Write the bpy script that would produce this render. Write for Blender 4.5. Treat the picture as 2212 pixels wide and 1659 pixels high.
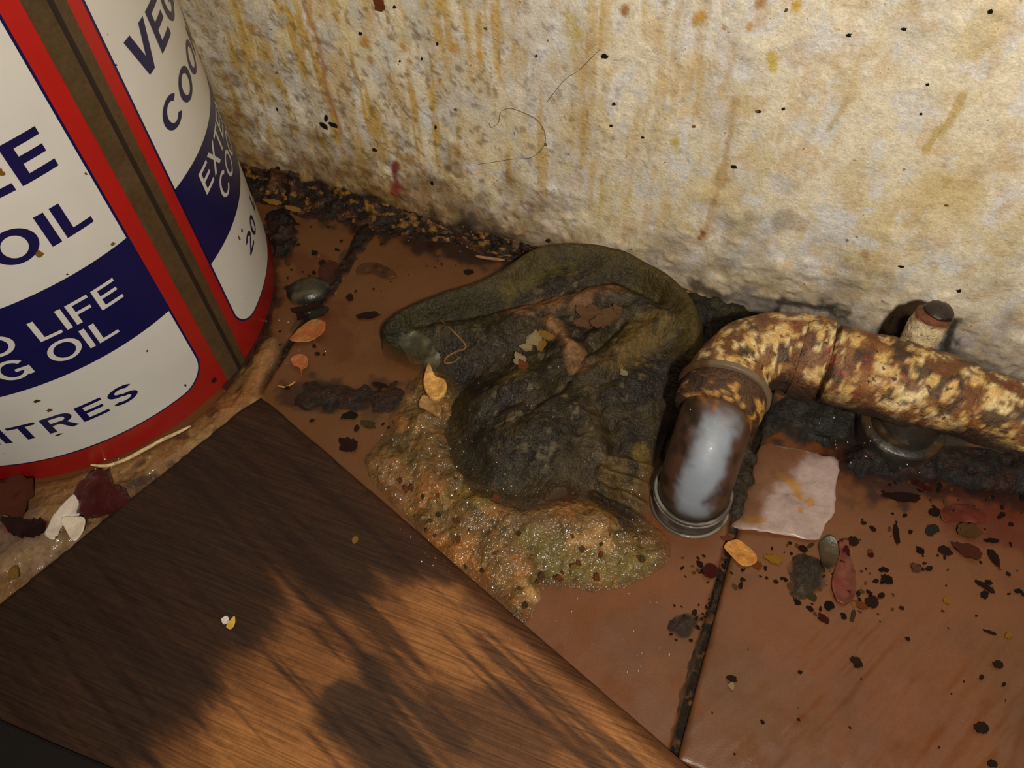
import bpy, bmesh, math, random
import numpy as np
from mathutils import Matrix, Vector

for o in list(bpy.data.objects):
    bpy.data.objects.remove(o)
random.seed(7)
SC = bpy.context.scene
COL = SC.collection

# ------------------------------------------------------------------ camera
# x runs along the wall to the right, y into the wall, z up; metres.
CAM_H = 0.47
CX, CY, FPX = 1106.0, 829.5, 1800.0
CR = np.array([[0.9300400925551299, 0.28710615453522004, -0.22933704948839811],
               [0.36628486354681866, -0.7741814308243465, 0.5162155663124234],
               [-0.029339818958781263, -0.5641038629496928, -0.825182408215723]])
cam_data = bpy.data.cameras.new('camera')
cam_data.sensor_fit = 'HORIZONTAL'
cam_data.sensor_width = 36.0
cam_data.lens = FPX / 2212.0 * 36.0
cam_data.clip_start = 0.01
cam = bpy.data.objects.new('camera', cam_data)
COL.objects.link(cam)
m = Matrix.Identity(4)
for r in range(3):
    m[r][0] = CR[r, 0]; m[r][1] = -CR[r, 1]; m[r][2] = -CR[r, 2]
m[2][3] = CAM_H
cam.matrix_world = m
SC.camera = cam

# ------------------------------------------------------------------ light
world = bpy.data.worlds.new('room_air')
SC.world = world
world.use_nodes = True
bg = world.node_tree.nodes['Background']
bg.inputs[0].default_value = (1.0, 0.88, 0.74, 1)
bg.inputs[1].default_value = 0.035

def area_light(name, loc, target, size, power, color):
    d = bpy.data.lights.new(name, 'AREA')
    d.shape = 'DISK'; d.size = size; d.energy = power; d.color = color
    o = bpy.data.objects.new(name, d); COL.objects.link(o)
    o.location = loc
    o.rotation_euler = (Vector(target) - Vector(loc)).to_track_quat('-Z', 'Y').to_euler()
    return o
area_light('key_lamp', (0.16, -0.15, 0.69), (0.00, 0.40, 0.16), 0.04, 6.0, (1.0, 0.91, 0.78))  # single lamp a little above and to the right of the camera

SC.view_settings.view_transform = 'Standard'
SC.view_settings.look = 'None'
SC.view_settings.gamma = 1.0
SC.view_settings.exposure = 0.0
SC.view_settings.use_curve_mapping = False

# ------------------------------------------------------------------ maths
def ray(u, v):
    return CR @ np.array([u - CX, v - CY, FPX], float)
def fl(u, v, z=0.0):
    """plan position of the thing seen at photo point u, v and standing z above the floor"""
    r = ray(u, v); return (r * ((z - CAM_H) / r[2]))[:2]
WALL_Y = 0.415
def wl(u, v):
    r = ray(u, v); p = r * (WALL_Y / r[1]); return np.array([p[0], p[2] + CAM_H])

def s2l(c):
    c = np.asarray(c, float) / 255.0
    return np.where(c <= 0.04045, c / 12.92, ((c + 0.055) / 1.055) ** 2.4)
def rgba(c):
    l = s2l(c); return (float(l[0]), float(l[1]), float(l[2]), 1.0)

def _hash(i, j, k):
    h = (i.astype(np.int64) * 374761393 + j.astype(np.int64) * 668265263 + k.astype(np.int64) * 2147483647 * 3 + k.astype(np.int64) * 1274126177) & 0xFFFFFFFF
    h = ((h ^ (h >> 13)) * 1274126177) & 0xFFFFFFFF
    h = ((h ^ (h >> 16)) * 2246822519) & 0xFFFFFFFF
    h = h ^ (h >> 15)
    return (h & 0xFFFFFF) / float(0x7FFFFF) - 1.0
def vn(x, y, z=0.0):
    x, y, z = np.broadcast_arrays(np.asarray(x, float), np.asarray(y, float), np.asarray(z, float))
    i, j, k = np.floor(x), np.floor(y), np.floor(z)
    fx, fy, fz = x - i, y - j, z - k
    q = lambda t: t * t * t * (t * (t * 6 - 15) + 10)
    fx, fy, fz = q(fx), q(fy), q(fz)
    i, j, k = i.astype(np.int64), j.astype(np.int64), k.astype(np.int64)
    c = lambda a, b, d: _hash(i + a, j + b, k + d)
    l = lambda a, b, t: a + (b - a) * t
    return l(l(l(c(0, 0, 0), c(1, 0, 0), fx), l(c(0, 1, 0), c(1, 1, 0), fx), fy),
             l(l(c(0, 0, 1), c(1, 0, 1), fx), l(c(0, 1, 1), c(1, 1, 1), fx), fy), fz)
def fbm(x, y, z=0.0, o=4, g=0.5):
    a, s, t = 1.0, 0.0, 0.0
    x = np.asarray(x, float); y = np.asarray(y, float); z = np.asarray(z, float)
    for n in range(o):
        s = s + a * vn(x, y, z + 17.3 * n); t += a; a *= g
        x, y, z = x * 2.03 + 5.1, y * 2.03 - 3.7, z * 2.03
    return s / t
def ss(a, b, x):
    t = np.clip((np.asarray(x, float) - a) / (b - a), 0, 1); return t * t * (3 - 2 * t)
def mixc(col, c, w):
    """blend colour c (sRGB 0-255) into the colour array by weight w"""
    w = np.clip(w, 0, 1)[..., None]
    return col * (1 - w) + s2l(c) * w
def smooth_loop(P, n=4, closed=True):
    P = np.asarray(P, float); out = []
    N = len(P)
    for i in range(N if closed else N - 1):
        if closed: p0, p1, p2, p3 = P[i - 1], P[i], P[(i + 1) % N], P[(i + 2) % N]
        else: p0, p1, p2, p3 = P[max(i - 1, 0)], P[i], P[i + 1], P[min(i + 2, N - 1)]
        for k in range(n):
            t = k / n
            out.append(0.5 * (2 * p1 + (p2 - p0) * t + (2 * p0 - 5 * p1 + 4 * p2 - p3) * t * t + (3 * p1 - p0 - 3 * p2 + p3) * t ** 3))
    if not closed: out.append(P[-1])
    return np.array(out)
def dline(x, y, P):
    """distance to a polyline, and how far along it (0..1)"""
    P = np.asarray(P, float); best = np.full(np.shape(x), 1e9); par = np.zeros(np.shape(x)); n = len(P) - 1
    for i in range(n):
        a, b = P[i], P[i + 1]; d = b - a; L = d @ d + 1e-18
        t = np.clip(((x - a[0]) * d[0] + (y - a[1]) * d[1]) / L, 0, 1)
        q = np.hypot(x - a[0] - t * d[0], y - a[1] - t * d[1])
        w = q < best; best = np.where(w, q, best); par = np.where(w, (i + t) / n, par)
    return best, par
def sdpoly(x, y, P):
    P = np.asarray(P, float)
    d, _ = dline(x, y, np.vstack([P, P[:1]]))
    ins = np.zeros(np.shape(x), bool); N = len(P)
    for i in range(N):
        a, b = P[i], P[(i + 1) % N]
        c = ((a[1] > y) != (b[1] > y)) & (x < (b[0] - a[0]) * (y - a[1]) / (b[1] - a[1] + 1e-18) + a[0])
        ins ^= c
    return np.where(ins, d, -d)

# ------------------------------------------------------------------ mesh helpers
def mesh_from(name, V, F, col=None, smooth=True):
    V = np.asarray(V, np.float32).reshape(-1, 3)
    me = bpy.data.meshes.new(name)
    if isinstance(F, np.ndarray):
        k = F.shape[1]; n = len(F)
        me.vertices.add(len(V)); me.vertices.foreach_set('co', V.ravel())
        me.loops.add(n * k); me.loops.foreach_set('vertex_index', F.astype(np.int32).ravel())
        me.polygons.add(n); me.polygons.foreach_set('loop_start', np.arange(0, n * k, k, dtype=np.int32))
        me.update(calc_edges=True)
    else:
        me.from_pydata(V.tolist(), [], [list(f) for f in F])
    if col is not None:
        a = me.attributes.new('Col', 'FLOAT_COLOR', 'POINT')
        col = np.asarray(col); k4 = col.shape[-1]; c = np.ones((len(V), 4), np.float32); c[:, :k4] = col.reshape(-1, k4)
        a.data.foreach_set('color', c.ravel())
    if smooth:
        me.polygons.foreach_set('use_smooth', np.ones(len(me.polygons), bool))
    me.validate()
    return me
def link(name, me, mat=None, parent=None):
    o = bpy.data.objects.new(name, me); COL.objects.link(o)
    if mat is not None and me is not None and len(me.materials) == 0: me.materials.append(mat)
    if parent is not None: o.parent = parent
    return o
def tag(o, label=None, cat=None, group=None, kind=None):
    if label: o['label'] = label
    if cat: o['category'] = cat
    if group: o['group'] = group
    if kind: o['kind'] = kind
    return o
def empty(name, loc=(0, 0, 0)):
    o = bpy.data.objects.new(name, None); COL.objects.link(o); o.location = loc; o.empty_display_size = 0.02
    return o
def grid_faces(n, m, close_u=False, close_v=False):
    a = np.arange(n * m).reshape(n, m)
    if close_u: a = np.vstack([a, a[:1]])
    if close_v: a = np.hstack([a, a[:, :1]])
    return np.stack([a[:-1, :-1], a[1:, :-1], a[1:, 1:], a[:-1, 1:]], -1).reshape(-1, 4)
def masked_grid(X, Y, Z, col, keep):
    """quads of a grid whose four corners are kept"""
    n, m_ = X.shape
    F = grid_faces(n, m_)
    k = keep.ravel()[F].all(1); F = F[k]
    used = np.unique(F); mp = -np.ones(n * m_, int); mp[used] = np.arange(len(used))
    V = np.stack([X, Y, Z], -1).reshape(-1, 3)[used]
    return V, mp[F], col.reshape(-1, col.shape[-1])[used]

# ------------------------------------------------------------------ materials
def new_mat(name):
    mt = bpy.data.materials.new(name); mt.use_nodes = True
    nt = mt.node_tree; p = nt.nodes['Principled BSDF']
    return mt, nt, p
def noise_node(nt, scale, detail=4, rough=0.55, coord='Object', stretch=None):
    tc = nt.nodes.new('ShaderNodeTexCoord'); n = nt.nodes.new('ShaderNodeTexNoise')
    n.inputs['Scale'].default_value = scale; n.inputs['Detail'].default_value = detail; n.inputs['Roughness'].default_value = rough
    if stretch:
        mp = nt.nodes.new('ShaderNodeMapping'); mp.inputs['Scale'].default_value = stretch[0]; mp.inputs['Rotation'].default_value = stretch[1]
        nt.links.new(tc.outputs[coord], mp.inputs[0]); nt.links.new(mp.outputs[0], n.inputs['Vector'])
    else:
        nt.links.new(tc.outputs[coord], n.inputs['Vector'])
    return n
def ramp(nt, src, p0, p1, c0=(0, 0, 0, 1), c1=(1, 1, 1, 1)):
    r = nt.nodes.new('ShaderNodeValToRGB')
    r.color_ramp.elements[0].position = p0; r.color_ramp.elements[0].color = c0
    r.color_ramp.elements[1].position = p1; r.color_ramp.elements[1].color = c1
    nt.links.new(src, r.inputs[0]); return r
def mixnode(nt, kind, fac, a, b):
    mx = nt.nodes.new('ShaderNodeMix'); mx.data_type = 'RGBA'; mx.blend_type = kind
    if hasattr(fac, 'links'): nt.links.new(fac, mx.inputs[0])
    else: mx.inputs[0].default_value = fac
    for s, i in ((a, 6), (b, 7)):
        if hasattr(s, 'links'): nt.links.new(s, mx.inputs[i])
        else: mx.inputs[i].default_value = s
    return mx.outputs[2]
def bump_chain(nt, p, layers):
    prev = None
    for (scale, detail, dist, stretch) in layers:
        n = noise_node(nt, scale, detail, 0.6, 'Object', stretch)
        b = nt.nodes.new('ShaderNodeBump'); b.inputs['Strength'].default_value = 1.0; b.inputs['Distance'].default_value = dist
        nt.links.new(n.outputs[0], b.inputs['Height'])
        if prev: nt.links.new(prev.outputs[0], b.inputs['Normal'])
        prev = b
    if prev: nt.links.new(prev.outputs[0], p.inputs['Normal'])
def see_through(nt, p):
    """thin wet film: the attribute's alpha says how much of what lies below is covered"""
    at = nt.nodes.new('ShaderNodeAttribute'); at.attribute_name = 'Col'
    tr = nt.nodes.new('ShaderNodeBsdfTransparent'); mx = nt.nodes.new('ShaderNodeMixShader')
    nt.links.new(at.outputs['Alpha'], mx.inputs[0]); nt.links.new(tr.outputs[0], mx.inputs[1]); nt.links.new(p.outputs[0], mx.inputs[2])
    nt.links.new(mx.outputs[0], nt.nodes['Material Output'].inputs['Surface'])
def vmat(name, rough=0.5, bumps=(), coat=0.0, detail=((300, 0.35),), specks=None, spec=0.5, rough_var=0.0, coat_rough=0.08, base=None, subsurf=0.0, sheer=False):
    """painted-by-vertex colour broken up by noise; base: plain sRGB colour instead of the vertex colour"""
    mt, nt, p = new_mat(name)
    if base is None:
        at = nt.nodes.new('ShaderNodeAttribute'); at.attribute_name = 'Col'; c = at.outputs['Color']
    else:
        rg = nt.nodes.new('ShaderNodeRGB'); rg.outputs[0].default_value = rgba(base); c = rg.outputs[0]
    for sc, amt in detail:
        n = noise_node(nt, sc, 5, 0.6)
        r = ramp(nt, n.outputs[0], 0.3, 0.7, (1 - amt,) * 3 + (1,), (1 + amt * 0.6,) * 3 + (1,))
        c = mixnode(nt, 'MULTIPLY', 1.0, c, r.outputs[0])
    if specks:
        for sc, lo, hi, colr in specks:
            n = noise_node(nt, sc, 3, 0.5); r = ramp(nt, n.outputs[0], lo, hi)
            c = mixnode(nt, 'MIX', r.outputs[0], c, rgba(colr))
    nt.links.new(c, p.inputs['Base Color'])
    p.inputs['Roughness'].default_value = rough
    p.inputs['Specular IOR Level'].default_value = spec
    if rough_var:
        n = noise_node(nt, 45, 4); r = ramp(nt, n.outputs[0], 0.35, 0.65, (max(rough - rough_var, 0.05),) * 3 + (1,), (min(rough + rough_var, 1),) * 3 + (1,))
        nt.links.new(r.outputs[0], p.inputs['Roughness'])
    if coat:
        p.inputs['Coat Weight'].default_value = coat; p.inputs['Coat Roughness'].default_value = coat_rough
    if subsurf:
        p.inputs['Subsurface Weight'].default_value = subsurf; p.inputs['Subsurface Scale'].default_value = 0.004
    bump_chain(nt, p, bumps)
    if sheer: see_through(nt, p)
    if coat and bumps:
        nt.links.new(p.inputs['Normal'].links[0].from_socket, p.inputs['Coat Normal'])
    return mt

M = {}
M['wall'] = vmat('stained_plaster', 0.55, [(90, 5, 0.0009, None), (420, 4, 0.0006, None)], 0.0,
                 ((120, 0.09), (330, 0.15), (900, 0.18)), [(330, 0.68, 0.76, (150, 112, 50)), (210, 0.73, 0.78, (90, 62, 30))], rough_var=0.2)
M['tile'] = vmat('terracotta_tile', 0.42, [(1500, 3, 0.00012, None)], 0.16, ((40, 0.10), (700, 0.12)),
                 [(260, 0.76, 0.80, (90, 52, 30))], rough_var=0.14, coat_rough=0.14)
M['grout'] = vmat('dirty_grout', 0.8, [(300, 5, 0.0016, None)], 0.0, ((150, 0.5), (500, 0.5)), [(110, 0.56, 0.64, (96, 60, 34))], base=(32, 23, 15), spec=0.2)
M['can_white'] = vmat('white_lacquer', 0.34, (), 0.0, ((30, 0.05),), [(210, 0.76, 0.80, (150, 110, 60)), (700, 0.80, 0.83, (60, 45, 30))], base=(208, 206, 200))
M['can_red'] = vmat('red_lacquer', 0.34, (), 0.0, ((30, 0.08),), base=(176, 30, 24))
M['can_blue'] = vmat('navy_lacquer', 0.34, (), 0.0, ((30, 0.05),), base=(16, 16, 70))
M['can_metal'] = vmat('tarnished_tinplate', 0.42, [(400, 3, 0.0002, None)], 0.0, ((60, 0.25), (400, 0.2)), base=(80, 62, 38), rough_var=0.1)
M['can_groove'] = vmat('dark_seam', 0.6, (), 0.0, ((60, 0.2),), base=(34, 22, 12))
M['pipe'] = vmat('crusted_pipe', 0.62, [(160, 5, 0.0022, None), (600, 4, 0.0009, None)], 0.15, ((220, 0.3), (800, 0.3)),
                 [(210, 0.62, 0.70, (84, 44, 14)), (430, 0.66, 0.74, (30, 18, 8))], rough_var=0.2, coat_rough=0.2)
M['plastic'] = vmat('white_waste_pipe_plastic', 0.5, [(200, 2, 0.0001, None)], 0.1, ((60, 0.06),))
M['dark_plastic'] = vmat('grimy_dark_plastic', 0.45, [(300, 4, 0.0006, None)], 0.22, ((120, 0.35),))
M['sludge'] = vmat('wet_sludge', 0.62, [(140, 5, 0.0012, None), (450, 3, 0.0016, None)], 0.28, ((70, 0.25), (260, 0.4)), coat_rough=0.2, spec=0.15, sheer=True)
M['grease'] = vmat('amber_grease', 0.6, [(150, 3, 0.0018, None), (420, 2, 0.0014, None)], 0.8, ((110, 0.3), (300, 0.3)), coat_rough=0.16, spec=0.2, sheer=True)
M['pale_grease'] = vmat('pale_grease', 0.55, [(90, 4, 0.0016, None), (260, 3, 0.0008, None)], 1.0, ((90, 0.22), (320, 0.25)), coat_rough=0.16, spec=0.2, sheer=True)
M['grime'] = vmat('black_grime', 0.65, [(200, 5, 0.0024, None), (600, 4, 0.0010, None)], 0.35, ((200, 0.5), (500, 0.5)), coat_rough=0.15, spec=0.2, sheer=True)
M['shell'] = vmat('dull_shell', 0.5, [(200, 4, 0.0006, None)], 0.25, ((120, 0.35),), coat_rough=0.2, spec=0.3)
CRUMB = {
    'black': (34, 25, 18), 'brown': (62, 37, 21), 'maroon': (56, 25, 18), 'red': (96, 22, 17), 'orange': (160, 86, 40),
    'pepper': (116, 58, 34), 'yellow': (206, 148, 44), 'gold': (190, 140, 62), 'tan': (128, 90, 50), 'cream': (214, 190, 140),
    'white': (214, 204, 190), 'olive': (88, 78, 40), 'pink': (150, 108, 74), 'grey': (64, 60, 48)}
for k_, c_ in CRUMB.items():
    M['c_' + k_] = vmat('scrap_' + k_, 0.6, [(500, 3, 0.0010, None)], 0.25, ((150, 0.25), (500, 0.35)), base=c_, coat_rough=0.05, spec=0.25)

M['c_tomato'] = vmat('wet_tomato', 0.4, [(160, 4, 0.0020, None)], 0.8, ((150, 0.4),), base=(104, 24, 20), coat_rough=0.18)

# ------------------------------------------------------------------ wall
def build_wall():
    xs = np.concatenate([np.linspace(-1.1, -0.63, 30)[:-1], np.arange(-0.63, 0.30, 0.0015), np.linspace(0.30, 0.9, 40)])
    zs = np.concatenate([[-0.012], np.arange(-0.004, 0.285, 0.0014), np.linspace(0.287, 0.9, 60)])
    X, Z = np.meshgrid(xs, zs, indexing='ij')
    low = np.exp(-np.clip(Z, 0, 1) / 0.05)
    Y = WALL_Y + 0.0030 * fbm(X * 9, Z * 9, 1.5, 3) + 0.0007 * fbm(X * 60, Z * 60, 2.5, 4)
    crumbly = ss(-0.05, 0.35, fbm(X * 28, Z * 34, 4.2, 3) + low * 0.8 - 0.25)
    Y -= crumbly * (0.0010 + 0.0016 * low) * (0.6 + fbm(X * 140, Z * 160, 7.7, 3))
    Y -= 0.007 * np.exp(-np.clip(Z, 0, 1) / 0.012) * (0.7 + 0.8 * fbm(X * 40, 3.3, 9.1, 3))
    # colour
    col = np.zeros(X.shape + (3,)) + s2l((242, 231, 204))
    g = fbm(X * 22, Z * 12, 11.0, 4)
    col = mixc(col, (220, 214, 202), ss(0.05, 0.45, g) * 0.8)
    col = mixc(col, (230, 210, 160), ss(0.0, 0.4, fbm(X * 14, Z * 8, 21.0, 4)) * 0.75)
    left = ss(0.02, -0.26, X)
    pa = fbm(X * 110, Z * 70, 23.0, 4); pb = fbm(X * 90, Z * 60, 27.0, 4)
    col = mixc(col, (232, 232, 230), ss(0.05, 0.4, pa) * 0.75)
    col = mixc(col, (222, 196, 154), ss(0.08, 0.42, pb) * 0.6)
    col = mixc(col, (210, 186, 116), ss(0.16, 0.45, fbm(X * 60, Z * 30, 29.0, 5)) * 0.4)
    y1 = fbm(X * 130, Z * 11, 31.0, 5, 0.65); y2 = fbm(X * 70, Z * 18, 41.0, 5, 0.65)
    col = mixc(col, (206, 166, 66), ss(0.04, 0.38, y1 + 0.22 * left - 0.12) * (0.25 + 0.6 * left) * ss(0.012, 0.07, Z))
    col = mixc(col, (198, 160, 76), ss(0.12, 0.45, y2 + 0.22 * left - 0.1) * (0.12 + 0.45 * left))
    col = mixc(col, (214, 210, 198), ss(0.02, 0.35, fbm(X * 100, Z * 40, 47.0, 5, 0.6)) * 0.75 * left)
    # dirtier towards the foot, browner behind the can
    dirt = ss(0.0, 0.6, low * 1.25 - 0.25 + 0.55 * fbm(X * 50, Z * 50, 51.0, 4))
    col = mixc(col, (132, 96, 44), dirt * (0.30 + 0.5 * left))
    col = mixc(col, (150, 136, 116), dirt * 0.55 * (1 - left))
    col = mixc(col, (110, 74, 26), ss(0.14, 0.45, fbm(X * 210, Z * 170, 61.0, 4, 0.7) + 0.35 * low * left + 0.1 * left - 0.1) * (0.15 + 0.45 * left))
    corner = ss(-0.33, -0.45, X)
    col = mixc(col, (150, 110, 40), corner * (0.45 + 0.5 * fbm(X * 60, Z * 40, 66.0, 4)))
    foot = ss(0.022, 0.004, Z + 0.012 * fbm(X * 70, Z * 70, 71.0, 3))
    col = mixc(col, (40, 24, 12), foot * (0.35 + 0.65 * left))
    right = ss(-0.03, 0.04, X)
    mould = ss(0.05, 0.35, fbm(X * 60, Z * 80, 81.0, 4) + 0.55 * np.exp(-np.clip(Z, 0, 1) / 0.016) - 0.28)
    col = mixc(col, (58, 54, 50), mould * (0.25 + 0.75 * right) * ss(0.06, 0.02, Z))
    col = mixc(col, (150, 140, 138), right * ss(0.1, 0.4, fbm(X * 30, Z * 45, 91.0, 4)) * ss(0.08, 0.03, Z) * 0.8)
    # individual runs, drips and splashes, plus shade painted beside the pipe stub
    def run_shade(pts, w, c, a, rag=0.6):
        P = smooth_loop([wl(*q) for q in pts], 4, False)
        d, t = dline(X, Z, P)
        d = d * (1 + rag * fbm(X * 200, Z * 120, 13.0, 3))
        return mixc(col, c, ss(w, w * 0.25, d) * a)
    col = run_shade([(655, 5), (690, 90), (702, 160), (718, 225), (738, 290)], 0.0022, (176, 112, 54), 0.75, 0.9)
    col = run_shade([(670, 0), (668, 60), (655, 110)], 0.003, (190, 140, 50), 0.6)
    col = run_shade([(1590, 210), (1575, 300), (1560, 380), (1538, 450), (1522, 505)], 0.0034, (186, 148, 90), 0.6, 1.1)
    col = run_shade([(1520, 500), (1512, 512)], 0.0030, (150, 82, 26), 0.9)
    col = run_shade([(2080, 200), (2050, 260), (2010, 310), (1995, 325)], 0.0034, (196, 164, 80), 0.7, 1.1)
    col = run_shade([(1830, 215), (1810, 250), (1790, 280)], 0.0025, (190, 160, 84), 0.6)
    for (u, v, w, c, a) in [(1460, 305, 0.0045, (206, 182, 72), 0.85), (1468, 325, 0.003, (206, 182, 72), 0.7), (1668, 125, 0.005, (206, 184, 70), 0.8), (1672, 145, 0.004, (206, 184, 70), 0.8),
                            (1515, 35, 0.0045, (196, 150, 46), 0.9), (1500, 45, 0.003, (196, 150, 46), 0.8), (1720, 12, 0.004, (206, 170, 50), 0.9), (1640, 5, 0.004, (190, 130, 40), 0.8),
                            (1350, 22, 0.004, (160, 104, 40), 0.9), (1245, 70, 0.008, (206, 180, 70), 0.6), (1235, 40, 0.006, (206, 180, 70), 0.6), (1565, 58, 0.002, (196, 140, 40), 0.9),
                            (1620, 55, 0.003, (196, 150, 60), 0.8), (1035, 120, 0.0035, (206, 160, 40), 0.9), (980, 105, 0.004, (196, 140, 40), 0.8), (790, 90, 0.006, (186, 130, 36), 0.8),
                            (800, 130, 0.004, (170, 110, 30), 0.7), (870, 100, 0.003, (196, 146, 44), 0.8), (545, 60, 0.006, (176, 132, 40), 0.7), (865, 335, 0.004, (176, 130, 40), 0.7),
                            (885, 340, 0.007, (176, 130, 44), 0.6), (1830, 560, 0.004, (176, 140, 50), 0.6), (1870, 550, 0.0035, (170, 120, 40), 0.6), (2045, 390, 0.004, (190, 160, 70), 0.5),
                            (580, 60, 0.006, (200, 192, 180), 0.6), (610, 40, 0.006, (200, 192, 180), 0.7), (720, 60, 0.008, (204, 198, 186), 0.7), (1190, 480, 0.008, (214, 196, 180), 0.6), (1240, 395, 0.010, (220, 204, 184), 0.7),
                            (590, 150, 0.010, (190, 180, 170), 0.6), (1020, 465, 0.006, (66, 62, 50), 0.8), (1000, 455, 0.004, (66, 62, 50), 0.7), (990, 370, 0.008, (130, 110, 84), 0.5), (970, 362, 0.004, (90, 66, 44), 0.7),
                            (590, 140, 0.0018, (60, 50, 40), 0.8), (1690, 480, 0.012, (136, 120, 116), 0.5), (1560, 480, 0.010, (150, 136, 130), 0.4)]:
        p = wl(u, v); d = np.hypot((X - p[0]), (Z - p[1]) * 0.8)
        d = d * (1 + 0.7 * fbm(X * 180, Z * 140, u * 0.1, 3))
        col = mixc(col, c, ss(w, w * 0.3, d) * a)
    col = run_shade([(857, 352), (852, 372), (858, 395), (850, 412)], 0.0035, (126, 34, 28), 0.9, 0.9)
    col = run_shade([(856, 395), (850, 415)], 0.005, (150, 70, 54), 0.6, 0.9)
    col = run_shade([(1560, 640), (1680, 655), (1800, 690), (1930, 730)], 0.012, (120, 112, 106), 0.75, 0.9)
    col = run_shade([(1690, 648), (1760, 660), (1830, 672)], 0.005, (46, 40, 34), 0.9, 1.2)
    col = run_shade([(1955, 690), (1940, 730)], 0.006, (34, 32, 30), 0.95, 0.7)  # dark gap and shade left of the stub, painted into the plaster
    col = run_shade([(2062, 690), (2050, 725), (2040, 760)], 0.005, (36, 32, 28), 0.95, 0.8)  # shade right of the stub, painted into the plaster
    col = run_shade([(2060, 760), (2140, 790), (2212, 820)], 0.008, (96, 88, 84), 0.8, 1.0)
    col = run_shade([(1500, 610), (1560, 630)], 0.007, (60, 50, 36), 0.8, 1.0)
    V = np.stack([X, Y, Z], -1)
    F = grid_faces(*X.shape)
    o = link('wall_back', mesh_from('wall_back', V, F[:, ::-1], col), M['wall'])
    tag(o, 'rough cream plaster wall with yellow drips and a grimy foot', None, None, 'structure')
    return lambda x, z: WALL_Y + 0.0030 * fbm(x * 9, z * 9, 1.5, 3)
wall_y = build_wall()

# ------------------------------------------------------------------ floor of big terracotta tiles
JX = [-0.948, -0.6205, -0.293, 0.0345, 0.362, 0.6895]
JY = [-0.226, 0.101, 0.428]
GAP = 0.0022
riven = fl(2000, 1320) - fl(1730, 1600); riven /= np.linalg.norm(riven)
def tile_h(X, Y):
    a = X * riven[0] + Y * riven[1]; b = -X * riven[1] + Y * riven[0]
    amt = ss(0.03, 0.13, X - 0.3 * (Y - 0.2)) * ss(0.26, 0.18, Y)
    return 0.0013 * amt * (0.6 - np.abs(fbm(a * 14, b * 95, 5.0, 4)) * 2.2)  + 0.0003 * fbm(a * 60, b * 220, 6.0, 3) * (0.3 + amt) + 0.0004 * fbm(X * 25, Y * 25, 8.0, 3)
def floor_col(X, Y):
    col = np.zeros(X.shape + (3,)) + s2l((104, 60, 29))
    col = mixc(col, (94, 58, 29), ss(-0.1, 0.4, fbm(X * 14, Y * 14, 3.0, 4)) * 0.6)
    lt = ss(0.0, -0.22, X)
    col = mixc(col, (96, 62, 32), lt * 0.7)
    col = mixc(col, (84, 50, 26), ss(0.1, 0.5, fbm(X * 35, Y * 35, 14.0, 5)) * 0.35)
    def stain_shade(pts, w, c, a, z=0.0, rag=0.9, f=110):
        nonlocal col
        P = np.array([fl(*q) for q in pts])
        d = dline(X, Y, P)[0] if len(P) > 1 else np.hypot(X - P[0][0], Y - P[0][1])
        d = d + w * rag * fbm(X * f, Y * f, pts[0][0] * 0.37, 4)
        col = mixc(col, c, ss(w, w * 0.35, d) * a)
    for j in JX:   # dirt beside the joints
        d = np.abs(X - j) + 0.004 * fbm(X * 130, Y * 130, 33.0, 3)
        col = mixc(col, (40, 24, 14), ss(0.0055, 0.0025, d) * (0.85 if j < -0.1 else 0.35))
    stain_shade([(545, 400), (720, 460), (1000, 545), (1120, 560)], 0.016, (36, 20, 12), 0.95)
    stain_shade([(590, 470), (600, 540)], 0.012, (34, 20, 14), 0.9)
    stain_shade([(585, 560), (590, 640), (560, 740), (500, 830)], 0.010, (44, 24, 12), 0.9)
    stain_shade([(640, 850), (720, 855), (850, 850)], 0.014, (48, 24, 14), 0.85)
    stain_shade([(660, 860), (690, 830), (720, 870)], 0.009, (40, 34, 24), 0.9)
    stain_shade([(780, 850), (800, 900)], 0.008, (44, 32, 24), 0.9)
    stain_shade([(690, 560), (700, 600), (640, 560)], 0.010, (84, 40, 22), 0.7)
    stain_shade([(700, 640), (720, 700), (740, 760)], 0.013, (86, 44, 22), 0.7)
    stain_shade([(880, 900), (780, 960), (860, 1080), (980, 1200), (1100, 1320)], 0.030, (98, 64, 34), 0.6)
    stain_shade([(1180, 1330), (1300, 1290), (1450, 1240)], 0.012, (110, 62, 28), 0.6)
    stain_shade([(1700, 900), (1760, 910), (1840, 930)], 0.020, (34, 32, 26), 0.95)
    stain_shade([(1620, 960), (1590, 1080)], 0.012, (54, 42, 30), 0.9)
    stain_shade([(1830, 1010), (1950, 1040), (2100, 1060), (2230, 1070)], 0.020, (48, 20, 14), 0.95)  # dirt and shade in front of the pipe, painted together
    stain_shade([(2080, 1110), (2212, 1150)], 0.022, (86, 30, 18), 0.7)
    stain_shade([(2212, 1000), (2000, 960), (1900, 930)], 0.030, (26, 18, 14), 0.95)  # shade under the pipe painted near-black over the dirt
    stain_shade([(1740, 1250)], 0.010, (38, 28, 18), 0.9)
    stain_shade([(1480, 1355)], 0.008, (50, 34, 20), 0.85)
    stain_shade([(1560, 1230), (1600, 1245)], 0.010, (90, 54, 26), 0.8)
    return col
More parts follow.
